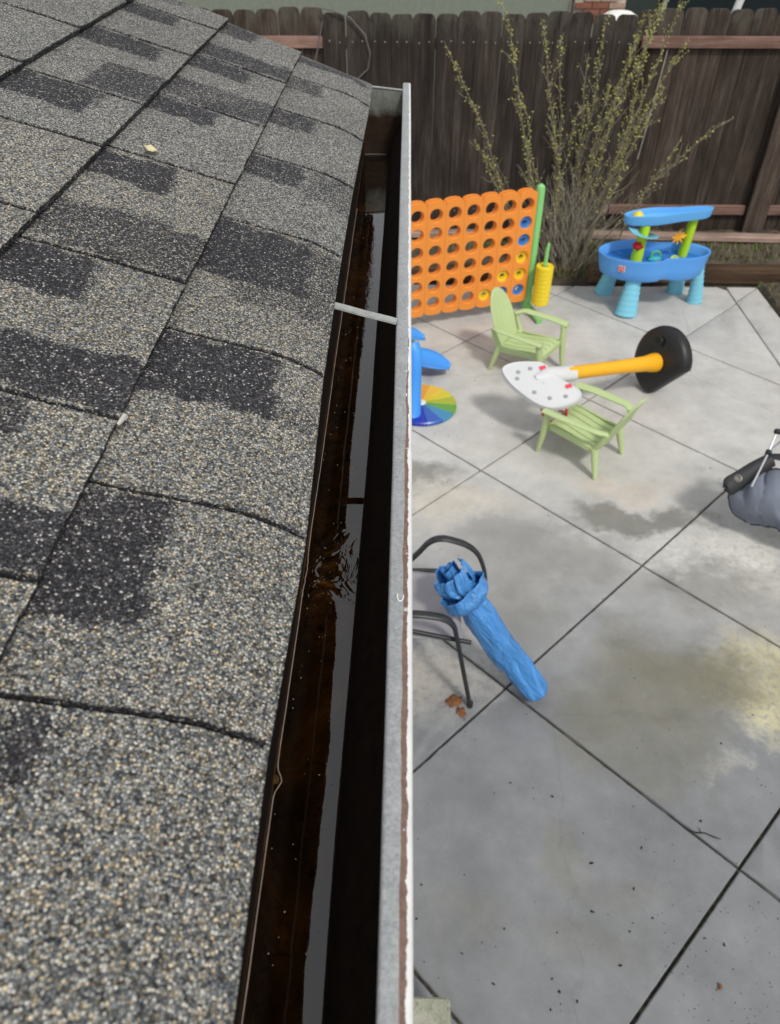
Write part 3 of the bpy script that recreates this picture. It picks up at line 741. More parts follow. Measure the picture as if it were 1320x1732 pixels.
# ------------------------------------------------------------------ fence
fence = thing('wooden_fence', 'dark weathered dog-eared wooden fence across the far side of the yard', 'fence', (0, 7.4, 0))
def picket(x, wd, z0, z1, y, mat, th=.018, seed=0):
    b = MB(); c = wd * .22
    rd_ = random.Random(seed); tl = rd_.uniform(-.006, .006)
    poly = [(-wd / 2, z0), (wd / 2, z0), (wd / 2 + tl, z1 - c * rd_.uniform(.8, 1.3)), (wd / 2 - c * .35 + tl, z1 - c * .3), (wd / 2 - c + tl, z1), (-wd / 2 + c + tl, z1 + rd_.uniform(-.004, .004)), (-wd / 2 + c * .35 + tl, z1 - c * .3), (-wd / 2 + tl, z1 - c * rd_.uniform(.8, 1.3))]
    b.prism(poly, th, Matrix(((1, 0, 0), (0, 0, 1), (0, 1, 0))), (0, 0, 0))
    o = b.build('picket', mat, fence, 0); o.location = (x, y - 7.4, 0); bev(o, .003, 1); return o
x = -4.6; i = 0; rd = random.Random(21)
xs_nail = []
while x < 8.0:
    wd = .186 + rd.uniform(-.007, .007)
    inB = -.66 < x + wd / 2 < 1.92
    y = 7.382 if inB else 7.445
    top = 2.085 + rd.uniform(-.014, .012) + (.0 if inB else .015)
    o = picket(x + wd / 2, wd - rd.uniform(.0, .0015), .17 + rd.uniform(-.02, .02), top, y + rd.uniform(-.004, .004), FENCE if inB else FENCE2, seed=i)
    if inB: xs_nail += [x + wd * .28, x + wd * .72]
    x += wd + rd.uniform(-.001, .0005); i += 1
b = MB()
for x in xs_nail:
    for z in (1.875, .50): b.lathe([(0, .0035), (.006, .003), (.0065, 0)], 8, (x, 7.380 - 7.4, z + rd.uniform(-.008, .008)), Matrix.Rotation(R(90), 3, 'X'))
tag(b.build('nail_heads', simple("nail_steel", (.25, .24, .23), .4), fence), kind='stuff')
def rail(x0, x1, z, y=7.422, mat=RAIL, name='rail'):
    b = MB(); b.beam((x0 - (x0 + x1) / 2, 0, 0), (x1 - (x0 + x1) / 2, 0, 0), .04, .085, ch=.004); o = b.build(name, mat, fence, 0); o.location = ((x0 + x1) / 2, y - 7.4, z)
rail(1.95, 4.5, 1.875); rail(4.5, 7.2, 1.875); rail(1.93, 3.215, .50, 7.4205); rail(3.42, 5.8, .50, 7.4205); rail(-3.1, -.68, 1.865); rail(-3.1, -.68, .50)
rail(-.64, 1.90, 1.86, 7.424); rail(-.64, 1.92, .50, 7.424)
for px_ in (-.67, 5.9):
    b = MB(); b.box((px_, .12, .98), (.09, .09, 1.96), ch=.004); b.build('post', FENCE, fence, 0)
b = MB(); b.box((3.318, -.028, 1.13), (.195, .036, 1.80), ch=.003); b.build('post', FENCE2, fence, 0)
b = MB(); b.tube([(2.18, 7.43, 1.82), (2.155, 7.425, 1.5), (2.13, 7.427, 1.15), (2.11, 7.425, .95)], .0045, 5); tag(b.build('hanging_string', simple("pale_string", (.42, .40, .36), .8)), 'thin pale string hanging on the right part of the fence', 'string')
b = MB(); cp = []
for k in range(0):
    t = k / 59; a = -1.0 + 4.6 * t
    cp.append((-.62 + .30 * math.cos(a) * (1 - .3 * t) - .25, 7.36, 1.86 + .25 * math.sin(a) * (1 - .35 * t)))
b.tube([(-.72, 7.40, 2.11), (-.62, 7.36, 2.10), (-.47, 7.355, 2.05), (-.35, 7.355, 1.93), (-.31, 7.355, 1.80), (-.33, 7.36, 1.68), (-.45, 7.36, 1.58)], .006, 6); b.tube([(-.70, 7.37, 2.02), (-.74, 7.355, 1.85), (-.78, 7.36, 1.72)], .006, 6)
tag(b.build('cable', simple("weathered_cable", (.13, .12, .11), .7)), 'loose grey cable hanging over the fence top behind the roof corner', 'cable')
# timbers
def timber(name, a, c, wd, h, mat, label):
    o = thing(name, label, 'timber', ((a[0] + c[0]) / 2, (a[1] + c[1]) / 2, min(a[2], c[2]) - h / 2))
    b = MB(); b.beam(a, c, wd, h, ch=.012); b.build('beam', mat, o, 0, shift=o.location)
def timber1(name, a, c, wd, h, mat, label):
    b = MB(); m = (Vector(a) + Vector(c)) / 2; b.beam(Vector(a) - m, Vector(c) - m, wd, h, ch=.012); o = b.build(name, mat, None, 0); o.location = m; tag(o, label, 'timber')
timber1('landscape_timber', (1.35, 7.20, .345), (4.9, 7.13, .325), .10, .06, TIMB, 'pinkish grey landscape timber lying on the bed behind the blue water table')
timber1('landscape_timber', (-2.4, 7.19, .34), (1.28, 7.20, .34), .10, .06, TIMB, 'pinkish grey timber lying on the bed behind the orange game board')
timber1('landscape_timber', (2.75, 6.925, .085), (5.2, 6.925, .080), .11, .16, TIMBD, 'dark brown retaining timber along the patio edge right of the water table')
timber1('landscape_timber', (1.72, 6.925, .08), (2.70, 6.925, .085), .11, .15, TIMBD, 'dark brown retaining timber behind the legs of the water table')
timber1('landscape_timber', (-3.0, 6.925, .075), (1.36, 6.925, .075), .11, .14, TIMBD, 'dark brown retaining timber behind the orange game board')

# grass and weeds
def grass():
    gm = simple("weed_green", (.11, .155, .035), .7, 30, .4); dm = simple("dry_grass", (.20, .165, .085), .8, 30, .4)
    rd = random.Random(4); b = MB(); d = MB()
    def blade(B, x, y, z, h, lean, wd=.004):
        a = rd.uniform(0, 2 * PI); p = Vector((math.cos(a), math.sin(a), 0)); q = Vector((-p.y, p.x, 0)) * wd
        base = Vector((x, y, z)); m = base + p * lean * .4 + Vector((0, 0, h * .6)); t = base + p * lean + Vector((0, 0, h))
        B.add([base - q, base + q, m + q * .7, m - q * .7, t], [(0, 1, 2, 3), (3, 2, 4)])
    def clump(x, y, z, n, s, h, dry):
        for k in range(n):
            blade(d if rd.random() < dry else b, x + rd.gauss(0, s), y + rd.gauss(0, s * .6), z, h * rd.uniform(.4, 1.2), h * rd.uniform(.2, 1.0), rd.uniform(.002, .005))
    for k in range(230):
        x = rd.uniform(-1, 5.4); y = rd.uniform(7.0, 7.38); c = nz(x * 2.1, y * 3) 
        if c < -.45: continue
        clump(x, y, .27, rd.randint(12, 30), .06, .065, .42)
    for k in range(260):
        x = rd.uniform(3.34, 5.4); y = rd.uniform(4.5, 6.95); clump(x, y, .02, rd.randint(8, 22), .05, .05, .55)
    for k in range(70):
        clump(rd.gauss(1.55, .33), rd.uniform(6.88, 7.15), .06, rd.randint(14, 30), .06, .12, .8)
    for k in range(40):
        clump(rd.uniform(2.8, 4.8), rd.uniform(7.0, 7.05), .2, rd.randint(6, 16), .04, .05, .4)
    # joint weeds
    tag(b.build('weeds', gm, None, 0), 'short green weeds growing on the bed along the fence', 'weeds', kind='stuff')
    tag(d.build('dry_grass', dm, None, 0), 'dry straw coloured grass on the bed and beside the patio', 'grass', kind='stuff')
    # dead leaves in bed
    b = MB()
    for k in range(1300):
        if rd.random() < .55: x, y, z = rd.uniform(.7, 5.3), rd.uniform(6.96, 7.4), .0
        else: x, y, z = rd.uniform(3.34, 5.3), rd.uniform(4.5, 6.9), .0
        if y > 6.95: t = min(1, (y - 6.88) / .27); z = .06 + .25 * t * t * (3 - 2 * t)
        else: z = .03 + min(1, (x - 3.3) / 1.5) * .08
        r = rd.uniform(.008, .022); a = rd.uniform(0, 6); u = Vector((math.cos(a), math.sin(a), rd.uniform(-.4, .4))) * r; v = Vector((-math.sin(a), math.cos(a), rd.uniform(-.4, .4))) * r * .6; c = Vector((x, y, z + .012))
        b.add([c - u, c + v, c + u + Vector((0, 0, r * .3)), c - v], [(0, 1, 2, 3)])
    tag(b.build('leaf_mulch', simple("leaf_mulch", (.15, .10, .055), .9, 5, .6), None, 0), 'small dead leaves scattered over the raised bed soil', 'leaves', kind='stuff')
grass()

# ------------------------------------------------------------------ shrub
def shrub():
    base = Vector((1.50, 6.97, .08))
    t = thing('budding_shrub', 'tall thin-stemmed shrub with yellow-green buds in front of the fence', 'shrub', base)
    bark = simple("shrub_bark", (.165, .135, .10), .9, 50, .35)
    budm = simple("young_yellow_green_leaves", (.33, .33, .09), .6, 40, .4)
    rd = random.Random(17)
    tips = [(.32, 6.85, 1.90, 1), (.74, 6.95, 2.17, 1.5), (1.05, 7.0, 2.10, 1.2), (1.54, 7.0, 2.13, 1.2), (1.96, 6.95, 2.42, 2.0), (2.60, 6.9, 1.40, .7), (.56, 6.8, 1.28, .7), (2.20, 7.05, 1.92, 1.4),
            (.90, 6.75, 1.65, .8), (1.22, 7.1, 1.95, 1.0), (1.38, 6.8, 1.5, .8), (1.72, 6.8, 1.95, 1.2), (1.84, 7.1, 2.1, 1.3), (2.02, 6.8, 1.7, 1), (1.2, 6.9, 1.4, .8), (2.28, 6.95, 1.2, .6), (1.05, 7.1, 1.2, .5),
            (1.62, 6.9, 1.7, 1), (1.45, 7.05, 1.85, .9), (.72, 7.0, 1.05, .6), (2.1, 7.05, 2.2, 1.5), (1.9, 6.85, 2.2, 1.3)]
    tw = MB(); bud = MB()
    def leafq(p, s):
        for _ in range(1):
            a = Vector((rd.gauss(0, 1), rd.gauss(0, 1), rd.gauss(0, 1))).normalized(); c = a.orthogonal().normalized()
            L = s * rd.uniform(.7, 1.4)
            bud.add([p, p + a * L * .5 + c * L * .28, p + a * L, p + a * L * .5 - c * L * .28], [(0, 1, 2, 3)])
    for (x, y, z, dens) in tips:
        B = base + Vector(((x - base.x) * .22 + rd.gauss(0, .08), rd.gauss(0, .05), -.03)); T = Vector((x, y, z)); n = 14
        mid = B.lerp(T, .5) + Vector((B.x - x, 0, 0)) * rd.uniform(-.05, .22) + Vector((rd.gauss(0, .04), 0, rd.gauss(0, .03)))
        path = []
        for k in range(n + 1):
            u = k / n; p = B * (1 - u) ** 2 + mid * 2 * u * (1 - u) + T * u * u
            p += Vector((nz(u * 5, x * 9), nz(u * 5, x * 9, 4), 0)) * .035 * math.sin(PI * u) * 1.6; path.append(p)
        r0 = rd.uniform(.0055, .0095); s = MB(); s.tube(path, [r0 * (1 - k / n) ** .8 + .0022 for k in range(n + 1)], 6)
        s.build('stem', bark, t, shift=base)
        d_ = int(24 * (T - B).length)
        for k in range(d_):
            u = rd.uniform(.10, 1.) ; i = min(n - 1, int(u * n)); p = path[i].lerp(path[i + 1], u * n - i)
            dr = (path[i + 1] - path[i]).normalized()
            L = rd.uniform(.05, .34) * (1.15 - u * .75)
            side = Vector((rd.gauss(0, 1), rd.gauss(0, .7), rd.gauss(0, .3))).normalized()
            q = p + (dr * rd.uniform(.6, 1.1) + side * rd.uniform(.25, .6)) * L
            m = p.lerp(q, .5) + Vector((0, 0, rd.gauss(0, .008))); tw.tube([p, m, q], [.0019, .0014, .0009], 3, cap=False)
            for _ in range(int(rd.uniform(1, 6) * dens * (.25 + 1.0 * u))): leafq(p.lerp(q, rd.uniform(.2, 1.)) + Vector((rd.gauss(0, .006), rd.gauss(0, .006), rd.gauss(0, .006))), .017)
        for k in range(int(110 * dens)):
            u = rd.uniform(.35, 1.0); i = min(n - 1, int(u * n)); p = path[i].lerp(path[i + 1], u * n - i)
            leafq(p + Vector((rd.gauss(0, .010), rd.gauss(0, .01), rd.gauss(0, .008))), .018)
    # grey tangle of old twigs near the base
    for k in range(300):
        p = base + Vector((rd.gauss(0, .12), rd.gauss(0, .05), rd.uniform(0, .55))); a = rd.gauss(0, .33)
        L = rd.uniform(.15, .5); q = p + Vector((a * L + (p.x - base.x) * .6, rd.gauss(0, .1) * L, L)); m = p.lerp(q, .5) + Vector((rd.gauss(0, .02), 0, 0))
        tw.tube([p, m, q], [.0024, .0018, .001], 3, cap=False)
    o = tw.build('twigs', simple("grey_twigs", (.27, .245, .195), .9, 20, .35), t, 0, shift=base); o['kind'] = 'stuff'
    o = bud.build('leaf_buds', budm, t, 0, shift=base); o['kind'] = 'stuff'
shrub()

# ------------------------------------------------------------------ neighbour beyond the fence
nbw = simple("pale_green_stucco", (.225, .25, .205), .9, 18, .10, .004)
nb = thing('neighbour_house', 'pale grey-green stucco house wall beyond the fence', 'house', (-3, 11, 0))
b = MB(); b.box((0, .15, 1.6), (9.9, .3, 3.2)); b.build('wall', nbw, nb, 0)
nb2 = thing('neighbour_porch', 'dark green wall with a window beyond the fence at right', 'building', (5.3, 11.6, 0))
b = MB(); b.box((0, .15, 1.6), (5.4, .3, 3.2)); b.build('wall', simple("dark_green_wall", (.035, .047, .042), .8, 10, .2), nb2, 0)
b = MB(); b.box((-1.3, -.03, 1.75), (1.5, .05, 1.1)); b.build('window', simple("dark_window_glass", (.02, .028, .03), .15, 4, .1, .001, .5), nb2, 0)
trim_ = simple("window_trim", (.35, .36, .35), .6)
for dx in (-2.07, -.53):
    b = MB(); b.box((dx, -.05, 1.75), (.05, .05, 1.2)); b.build('window_frame', trim_, nb2, 0)
bp = thing('brick_pier', 'red and pale brick pier at the corner of the neighbour house', 'pier', (2.29, 10.95, 0))
b = MB(); b.box((0, .06, 1.3), (.60, .20, 2.6)); b.build('mortar_core', simple("mortar", (.42, .38, .33), .9), bp, 0)
bm_ = [simple("brick_red", (.24, .10, .065), .9, 30, .3), simple("brick_pale", (.38, .27, .2), .9, 30, .3)]
bms = []
for m_ in bm_:
    b = MB(); b.box((0, 0, 0), (.19, .04, .058), ch=.003); o = b.build('brick', m_, bp, 0); bms.append(o.data); bpy.data.objects.remove(o)
rd = random.Random(2)
for r_ in range(18):
    z = 1.22 + r_ * .07
    for c in range(3 + (r_ % 2)):
        x = -.20 + c * .20 - (.1 if r_ % 2 else 0)
        if abs(x) > .3: continue
        o = bpy.data.objects.new('brick', bms[0 if rd.random() < .6 else 1]); sc.collection.objects.link(o); o.parent = bp; o.location = (x, -.048 + rd.uniform(-.003, .003), z)
b = MB(); b.lathe([(.0, .30), (.12, .285), (.22, .23), (.29, .13), (.33, 0), (.30, -.05), (.0, -.05)], 28, (2.38, 10.2, 1.40))
for a in range(6):
    pass
o = b.build('white_cover', simple("white_cloth_cover", (.78, .77, .73), .7, 5, .05)); tag(o, 'rounded white cover showing above the fence top in front of the bricks', 'cover')
b = MB(); b.tube([(3.72, 10.6, 1.2), (3.80, 10.6, 1.62), (3.93, 10.6, 2.3)], .045, 10); tag(b.build('white_post', whitep), 'slanted white post beyond the fence top at the right', 'post')
b = MB(); b.tube([(2.38, 10.2, .0), (2.38, 10.2, 1.36)], .04, 8); tag(b.build('cover_stand', whitep), 'pole carrying the rounded white cover behind the fence', 'pole')

# ------------------------------------------------------------------ orange game board
ORG = plastic("orange_plastic", (.84, .285, .045), .42, .06)
GRN = plastic("green_plastic", (.24, .60, .20), .42, .06)
YEL = plastic("yellow_plastic", (.82, .62, .02), .42, .05)
BLU = plastic("blue_disc_plastic", (.035, .22, .62), .4, .06)
def gameboard():
    ang = math.atan2(.34, .99); org = Vector((1.045, 6.316, 0))
    g = thing('four_in_a_row_game', 'giant orange four-in-a-row game board with round holes and green post', 'game', org, ang)
    # local: -x runs left along the board, y depth, z up
    P = .156; PZ = .145; Z0 = .222; hr = .051; TH = .075
    def column():
        b = MB(); N = 24
        def cell(zc, y, flip):
            # square ring with round hole; returns
            vs = []
            for k in range(N):
                a = 2 * PI * k / N; ca, sa = math.cos(a), math.sin(a); m = max(abs(ca), abs(sa)); hx = P / 2 - .0015
                vs.append((hx * ca / m, y, zc + sa / m * PZ / 2)); 
            for k in range(N):
                a = 2 * PI * k / N; vs.append(((hr + .006) * math.cos(a), y, zc + (hr + .006) * math.sin(a)))
            for k in range(N):
                a = 2 * PI * k / N; s = 1 if not flip else -1; vs.append(((hr) * math.cos(a), y + .010 * s, zc + hr * math.sin(a)))
            fs = []
            for r_ in (0, 1):
                for k in range(N):
                    j = (k + 1) % N; f = (r_ * N + k, r_ * N + j, (r_ + 1) * N + j, (r_ + 1) * N + k); fs.append(f if not flip else f[::-1])
            b.add(vs, fs)
        for r_ in range(6):
            zc = Z0 + r_ * PZ
            cell(zc, -TH / 2, False); cell(zc, TH / 2, True)
            vs = [(hr * math.cos(2 * PI * k / N), y, zc + hr * math.sin(2 * PI * k / N)) for y in (-TH / 2 + .01, TH / 2 - .01) for k in range(N)]
            b.add(vs, [(k, k + N, (k + 1) % N + N, (k + 1) % N) for k in range(N)])
        hx = P / 2 - .0015
        zb = Z0 - PZ / 2; zt = Z0 + 5.5 * PZ
        # scalloped top with an open slot, bottom scallop
        for (z, s) in ((zt, 1), (zb, -1)):
            K = 10; arc = [(-hx * math.cos(PI * k / K), s * .034 * math.sin(PI * k / K) ** .8) for k in range(K + 1)]
            ys = [(-TH / 2, -TH / 2 + .022), (TH / 2 - .022, TH / 2)] if s > 0 else [(-TH / 2, TH / 2)]
            for (ya, yb) in ys:
                vs = [(x, y, z + h + (s * .004)) for y in (ya, yb) for x, h in arc] + [(x, y, z) for y in (ya, yb) for x, h in arc]
                n = K + 1; fs = []
                for k in range(K):
                    fs.append((k, k + 1, n + k + 1, n + k)); fs.append((2 * n + k, 2 * n + k + 1, k + 1, k)); fs.append((n + k, n + k + 1, 3 * n + k + 1, 3 * n + k))
                b.add(vs, fs)
            if s > 0: b.add([(-hx, -TH / 2 + .022, z), (hx, -TH / 2 + .022, z), (hx, TH / 2 - .022, z), (-hx, TH / 2 - .022, z)], [(0, 1, 2, 3)])
        # sides
        for x in (-hx, hx): b.add([(x, -TH / 2, zb), (x, TH / 2, zb), (x, TH / 2, zt), (x, -TH / 2, zt)], [(0, 1, 2, 3)])
        return b
    c0 = column().build('column_panel', ORG, g, 30); c0.location = (-P / 2, 0, 0)
    for i in range(1, 7):
        c = c0.copy(); sc.collection.objects.link(c); c.parent = g; c.location = (-P / 2 - i * P, 0, 0)
    # backing web in the grooves and raised top lip
    b = MB()
    for i in range(1, 7): b.box((-i * P, 0, Z0 + 2.5 * PZ), (.010, TH - .006, 6 * PZ))
    b.build('rib', ORG, g, 0)
    # end bars
    def post(x, nm='post'):
        b = MB(); b.tube([(x, 0, .02), (x, 0, 1.04), (x, 0, 1.07), (x, 0, 1.085)], [.036, .036, .031, .014], 14); b.build(nm, GRN, g)
        b = MB(); b.tube(arc_path([(x, -.27, .022), (x, -.05, .06), (x, .05, .06), (x, .27, .022)], .08), .027, 10, prof=(1, 1)); b.build('foot', GRN, g)
    post(.038); post(-7 * P - .038)
    b = MB(); b.tube([(.075, -.16, .13), (.082, -.16, .60), (.088, -.16, .66)], [.016, .016, .012], 10); b.tube([(.034, 0, .15), (.075, -.16, .15)], .02, 8); b.build('storage_peg', GRN, g)
    # discs in the board
    def disc():
        b = MB(); N = 24
        pr = [(.020, -.010), (.022, -.016), (.030, -.011), (.044, -.012), (.054, -.018), (.0565, -.014), (.0565, .014), (.054, .018), (.044, .012), (.030, .011), (.022, .016), (.020, .010)]
        b.lathe(pr, N, closed=True); return b
    M3 = Matrix.Rotation(ang, 3, 'Z')
    dm = {}
    for nm, mt in (('y', YEL), ('b', BLU)):
        o = disc().build('game_disc', mt, None, 30); dm[nm] = o.data; bpy.data.objects.remove(o)
    nth = {0: 'bottom', 1: 'second from bottom', 2: 'third from bottom', 3: 'fourth from bottom', 4: 'fifth from bottom'}
    for (c, r_, k) in ((0, 0, 'b'), (0, 1, 'y'), (0, 2, 'y'), (0, 3, 'b'), (0, 4, 'b'), (1, 0, 'b'), (1, 1, 'y'), (2, 0, 'y')):
        o = bpy.data.objects.new('game_disc', dm[k]); sc.collection.objects.link(o)
        p = M3 @ Vector((-P / 2 - c * P, .0, Z0 + r_ * PZ)); o.location = org + p; o.rotation_euler = (R(90), 0, ang)
        tag(o, '%s ring disc in the %s hole, %s column of board' % ({'y': 'yellow', 'b': 'blue'}[k], nth[r_], ('rightmost', 'second from right', 'third from right')[c]), 'disc', 'discs slotted in the orange board')
    for q in range(9):
        o = bpy.data.objects.new('game_disc', dm['y']); sc.collection.objects.link(o)
        p = M3 @ Vector((.077 + .001 * q * .6, -.16, .155 + q * .0372)); o.location = org + p; o.scale = (1.3, 1.3, 1.02); o.rotation_euler = (0, 0, q)
        tag(o, 'yellow ring disc, %s of the stack on the green peg' % ('lowest', 'second from bottom', 'third from bottom', 'fourth from bottom', 'middle one', 'fourth from top', 'third from top', 'second from top', 'topmost')[q], 'disc', 'yellow discs stacked on the peg')
gameboard()

# ------------------------------------------------------------------ water table
def watertable():
    BL = plastic("blue_tub_plastic", (.105, .36, .84), .4, .06); BL2 = plastic("light_blue_plastic", (.20, .55, .70), .42, .06)
    LIME = plastic("lime_plastic", (.42, .68, .02), .42, .05)
    cx, cy = 2.135, 6.44
    g = thing('water_table', 'blue kidney shaped water play table with pale blue legs and lime towers', 'play table', (cx, cy, 0), R(3))
    def outline(a, k=1.0, wx=.475, wy=.235):
        x = wx * math.cos(a); y = wy * math.sin(a)
        y *= (1.0 - .20 * math.exp(-((x - .10) / .15) ** 2)) * (1.10 if x < 0 else .93)
        return x * k, y * k
    n = 56; b = MB(); rings = []
    prof = [(.86, .315), (.93, .335), (.975, .40), (1.0, .485), (1.015, .497), (1.01, .507), (.985, .508), (.955, .495), (.93, .44), (.90, .415), (.5, .405), (.02, .405)]
    vs = []
    for (k, z) in prof:
        for i in range(n):
            a = 2 * PI * i / n; x, y = outline(a)
            vs.append((x * k, y * k + (0 if k > .8 else 0), z - (.02 * (x > 0) * min(1, x * 4) if z < .4 and k < .95 else 0)))
    fs = []
    for r_ in range(len(prof) - 1):
        for i in range(n): fs.append((r_ * n + i, r_ * n + (i + 1) % n, (r_ + 1) * n + (i + 1) % n, (r_ + 1) * n + i))
    fs.append(tuple(range(n))[::-1])
    b.add(vs, fs); b.build('tub', BL, g, 60)
    # water in the tub
    b = MB(); b.add([(outline(2 * PI * i / n)[0] * .925, outline(2 * PI * i / n)[1] * .925, .432) for i in range(n)], [tuple(range(n))])
    wm = NT("tub_water"); wm.P(Base_Color=(.03, .16, .50), Roughness=.08, Specular_IOR_Level=.5); b.build('tub_water', wm.m, g, 0)
    # legs: half cones, ribbed, splayed
    def leg(x, y, xt, yt, big=1.0, ribs=True):
        b = MB(); pts = []; rr_ = []
        for k in range(25):
            t = k / 24; pts.append((x + (xt - x) * t, y + (yt - y) * t, .0 + .375 * t)); r0 = (.098 - .044 * t) * big
            if k in (0,): r0 *= .94
            rr_.append(r0 + (.0035 * math.sin(t * 8 * 2 * PI) if ribs else 0))
        b.tube(pts, rr_, 18, prof=(1, .82)); b.build('leg', BL2, g)
    c, s_ = math.cos(-R(3)), math.sin(-R(3))
    def loc(wx, wy): dx, dy = wx - cx, wy - cy; return dx * c - dy * s_, dx * s_ + dy * c
    l1 = loc(1.945, 6.25); leg(l1[0], l1[1], l1[0] + .035, l1[1] + .06)
    l2 = loc(2.62, 6.52); leg(l2[0], l2[1], l2[0] - .05, l2[1] - .02, .72)
    l3 = loc(1.83, 6.69); leg(l3[0], l3[1], l3[0] + .06, l3[1] - .06, .85)
    l4 = loc(2.50, 6.72); leg(l4[0], l4[1], l4[0] - .05, l4[1] - .07, .8)
    # towers
    for (x, y, z1, r0, r1, name) in ((-.15, -.01, .73, .062, .045, 'tower'), (.275, .07, .76, .050, .045, 'tower')):
        b = MB(); b.tube([(x, y, .405), (x, y, .43), (x + .012, y + .004, .57), (x + .03, y + .01, z1)], [r0 * 1.1, r0, (r0 + r1) / 2, r1], 16, prof=(.8, 1)); b.build(name, LIME, g)
    # upper tray
    b = MB(); n2 = 44
    def tr(a):
        x = .365 * math.cos(a); wy = .060 + .042 * (1 if x < -.12 else max(0, 1 - (x + .12) / .22)) + (.018 * max(0, (x - .2) / .16)); return x, wy * math.sin(a)
    pr = [(.90, .75), (.97, .765), (1.0, .815), (1.03, .827), (1.0, .832), (.94, .815), (.90, .79), (.02, .785)]
    vs = []
    for (k, z) in pr:
        for i in range(n2):
            x, y = tr(2 * PI * i / n2); dd = (1 - k) * .09; L = math.hypot(x, y) or 1; kk = max(.02, 1 - (1 - k) * (.25 / max(.08, abs(y) + .06))) if k > .5 else .02
            vs.append((x * (1 - (1 - k) * .5 if k > .5 else .02) + .055, y * k + .03, z + .025 * (x / .36)))
    fs = [(r_ * n2 + i, r_ * n2 + (i + 1) % n2, (r_ + 1) * n2 + (i + 1) % n2, (r_ + 1) * n2 + i) for r_ in range(len(pr) - 1) for i in range(n2)]
    fs.append(tuple(range(n2))[::-1]); b.add(vs, fs); b.build('upper_tray', plastic("blue_tray_plastic", (.13, .43, .84), .4, .05), g, 60)
    b = MB(); b.lathe([(0, .035), (.02, .03), (.035, .015), (.045, 0), (.05, -.01)], 12, (-.20, .02, .80)); b.build('funnel', YEL, g)
    # spiral ramp
    b = MB()
    b.grid(lambda u, v: (-.135 + (.055 + .075 * v) * math.cos(-PI * 1.1 + u * 4.4), -.01 + (.055 + .075 * v) * math.sin(-PI * 1.1 + u * 4.4), .69 - .09 * u + .015 * v * v), 24, 4); o = b.build('spiral_ramp', BL2, g); solid(o, .006)
    b = MB(); b.tube([(-.20, -.05, .58), (-.17, -.045, .56), (-.14, -.05, .58)], [.03, .034, .03], 10); b.build('bucket', plastic("red_plastic", (.5, .015, .02)), g)
    # star wheel
    b = MB()
    for k in range(8):
        a = 2 * PI * k / 8; p = Vector((.18, .02, .61)); b.tube([p, p + Vector((.055 * math.cos(a), -.012, .055 * math.sin(a)))], [.011, .006], 6)
    b.tube([(.18, .02, .61), (.265, .06, .61)], .012, 8); b.build('star_wheel', plastic("orange_yellow_plastic", (.85, .42, .02)), g)
    # logo: small red rounded plate with white edge on the tub's front left
    b = MB(); Mx = Matrix.Rotation(R(-28), 3, 'Z') @ Matrix.Rotation(R(82), 3, 'X')
    x, y = outline(R(228)); b.box((x * 1.012, y * 1.012, .432), (.058, .050, .003), Mx, .001); b.build('logo_plate', plastic("logo_cream", (.75, .62, .55)), g, 0)
    b = MB(); b.box((x * 1.016 - .001, y * 1.02 - .001, .432), (.048, .040, .003), Mx); b.build('logo_mark', plastic("logo_red", (.62, .05, .03)), g, 0)
    b = MB(); b.tube([Vector((x * 1.02 - .002, y * 1.03 - .003, .432)) + Mx @ Vector(q) for q in ((-.012, -.012, .002), (-.012, .004, .002), (.0, .012, .002), (.012, .004, .002), (.012, -.012, .002))], .003, 5); b.build('logo_mark', plastic("logo_white", (.8, .75, .7)), g)
    # floating toys
    def toyloc(x, y, z): v = Matrix.Rotation(R(3), 3, 'Z') @ Vector((x, y, z)); return (cx + v.x, cy + v.y, v.z)
    t1 = thing('toy_boat', 'teal and green toy floating between the lime towers of the table', 'toy', toyloc(.0, -.03, .432))
    b = MB(); b.tube([(-.05, 0, .008), (-.02, 0, .006), (.03, 0, .006), (.06, 0, .012)], [.012, .032, .03, .008], 10); b.build('hull', plastic("teal_plastic", (.03, .42, .50)), t1)
    b = MB(); b.tube([(.01 + .038 * math.cos(a), .01, .045 + .03 * math.sin(a)) for a in [k * PI / 8 for k in range(17)]], .009, 6); b.tube([(-.03, 0, .02), (-.03, 0, .07)], .012, 8); b.build('ring', plastic("grass_green_plastic", (.10, .50, .16)), t1)
    t2 = thing('toy_fish', 'small red toy floating in front of the teal toy boat', 'toy', toyloc(.02, -.115, .432))
    b = MB(); b.tube([(-.05, 0, .008), (-.02, 0, .01), (.02, 0, .012), (.05, 0, .02)], [.006, .018, .016, .006], 10); b.build('body', plastic("bright_red_plastic", (.65, .06, .02)), t2)
    b = MB(); b.tube([(.045, -.02, .02), (.05, .02, .02)], [.01, .006], 6); b.build('tail', plastic("bright_red_plastic2", (.65, .06, .02)), t2)
    t3 = thing('toy_scoop', 'pale lime scoop floating right of the teal boat', 'toy', toyloc(.16, -.06, .434))
    b = MB(); b.lathe([(.002, -.004), (.02, 0), (.034, .018), (.038, .034), (.033, .034), (.018, .006), (.002, .002)], 16, M=Matrix.Rotation(R(35), 3, 'X')); b.build('bowl', plastic("pale_lime", (.55, .72, .18)), t3)
    b = MB(); b.tube([(.02, -.03, .01), (.05, -.075, .012)], [.008, .006], 6); b.build('handle', plastic("pale_lime2", (.55, .72, .18)), t3)
watertable()

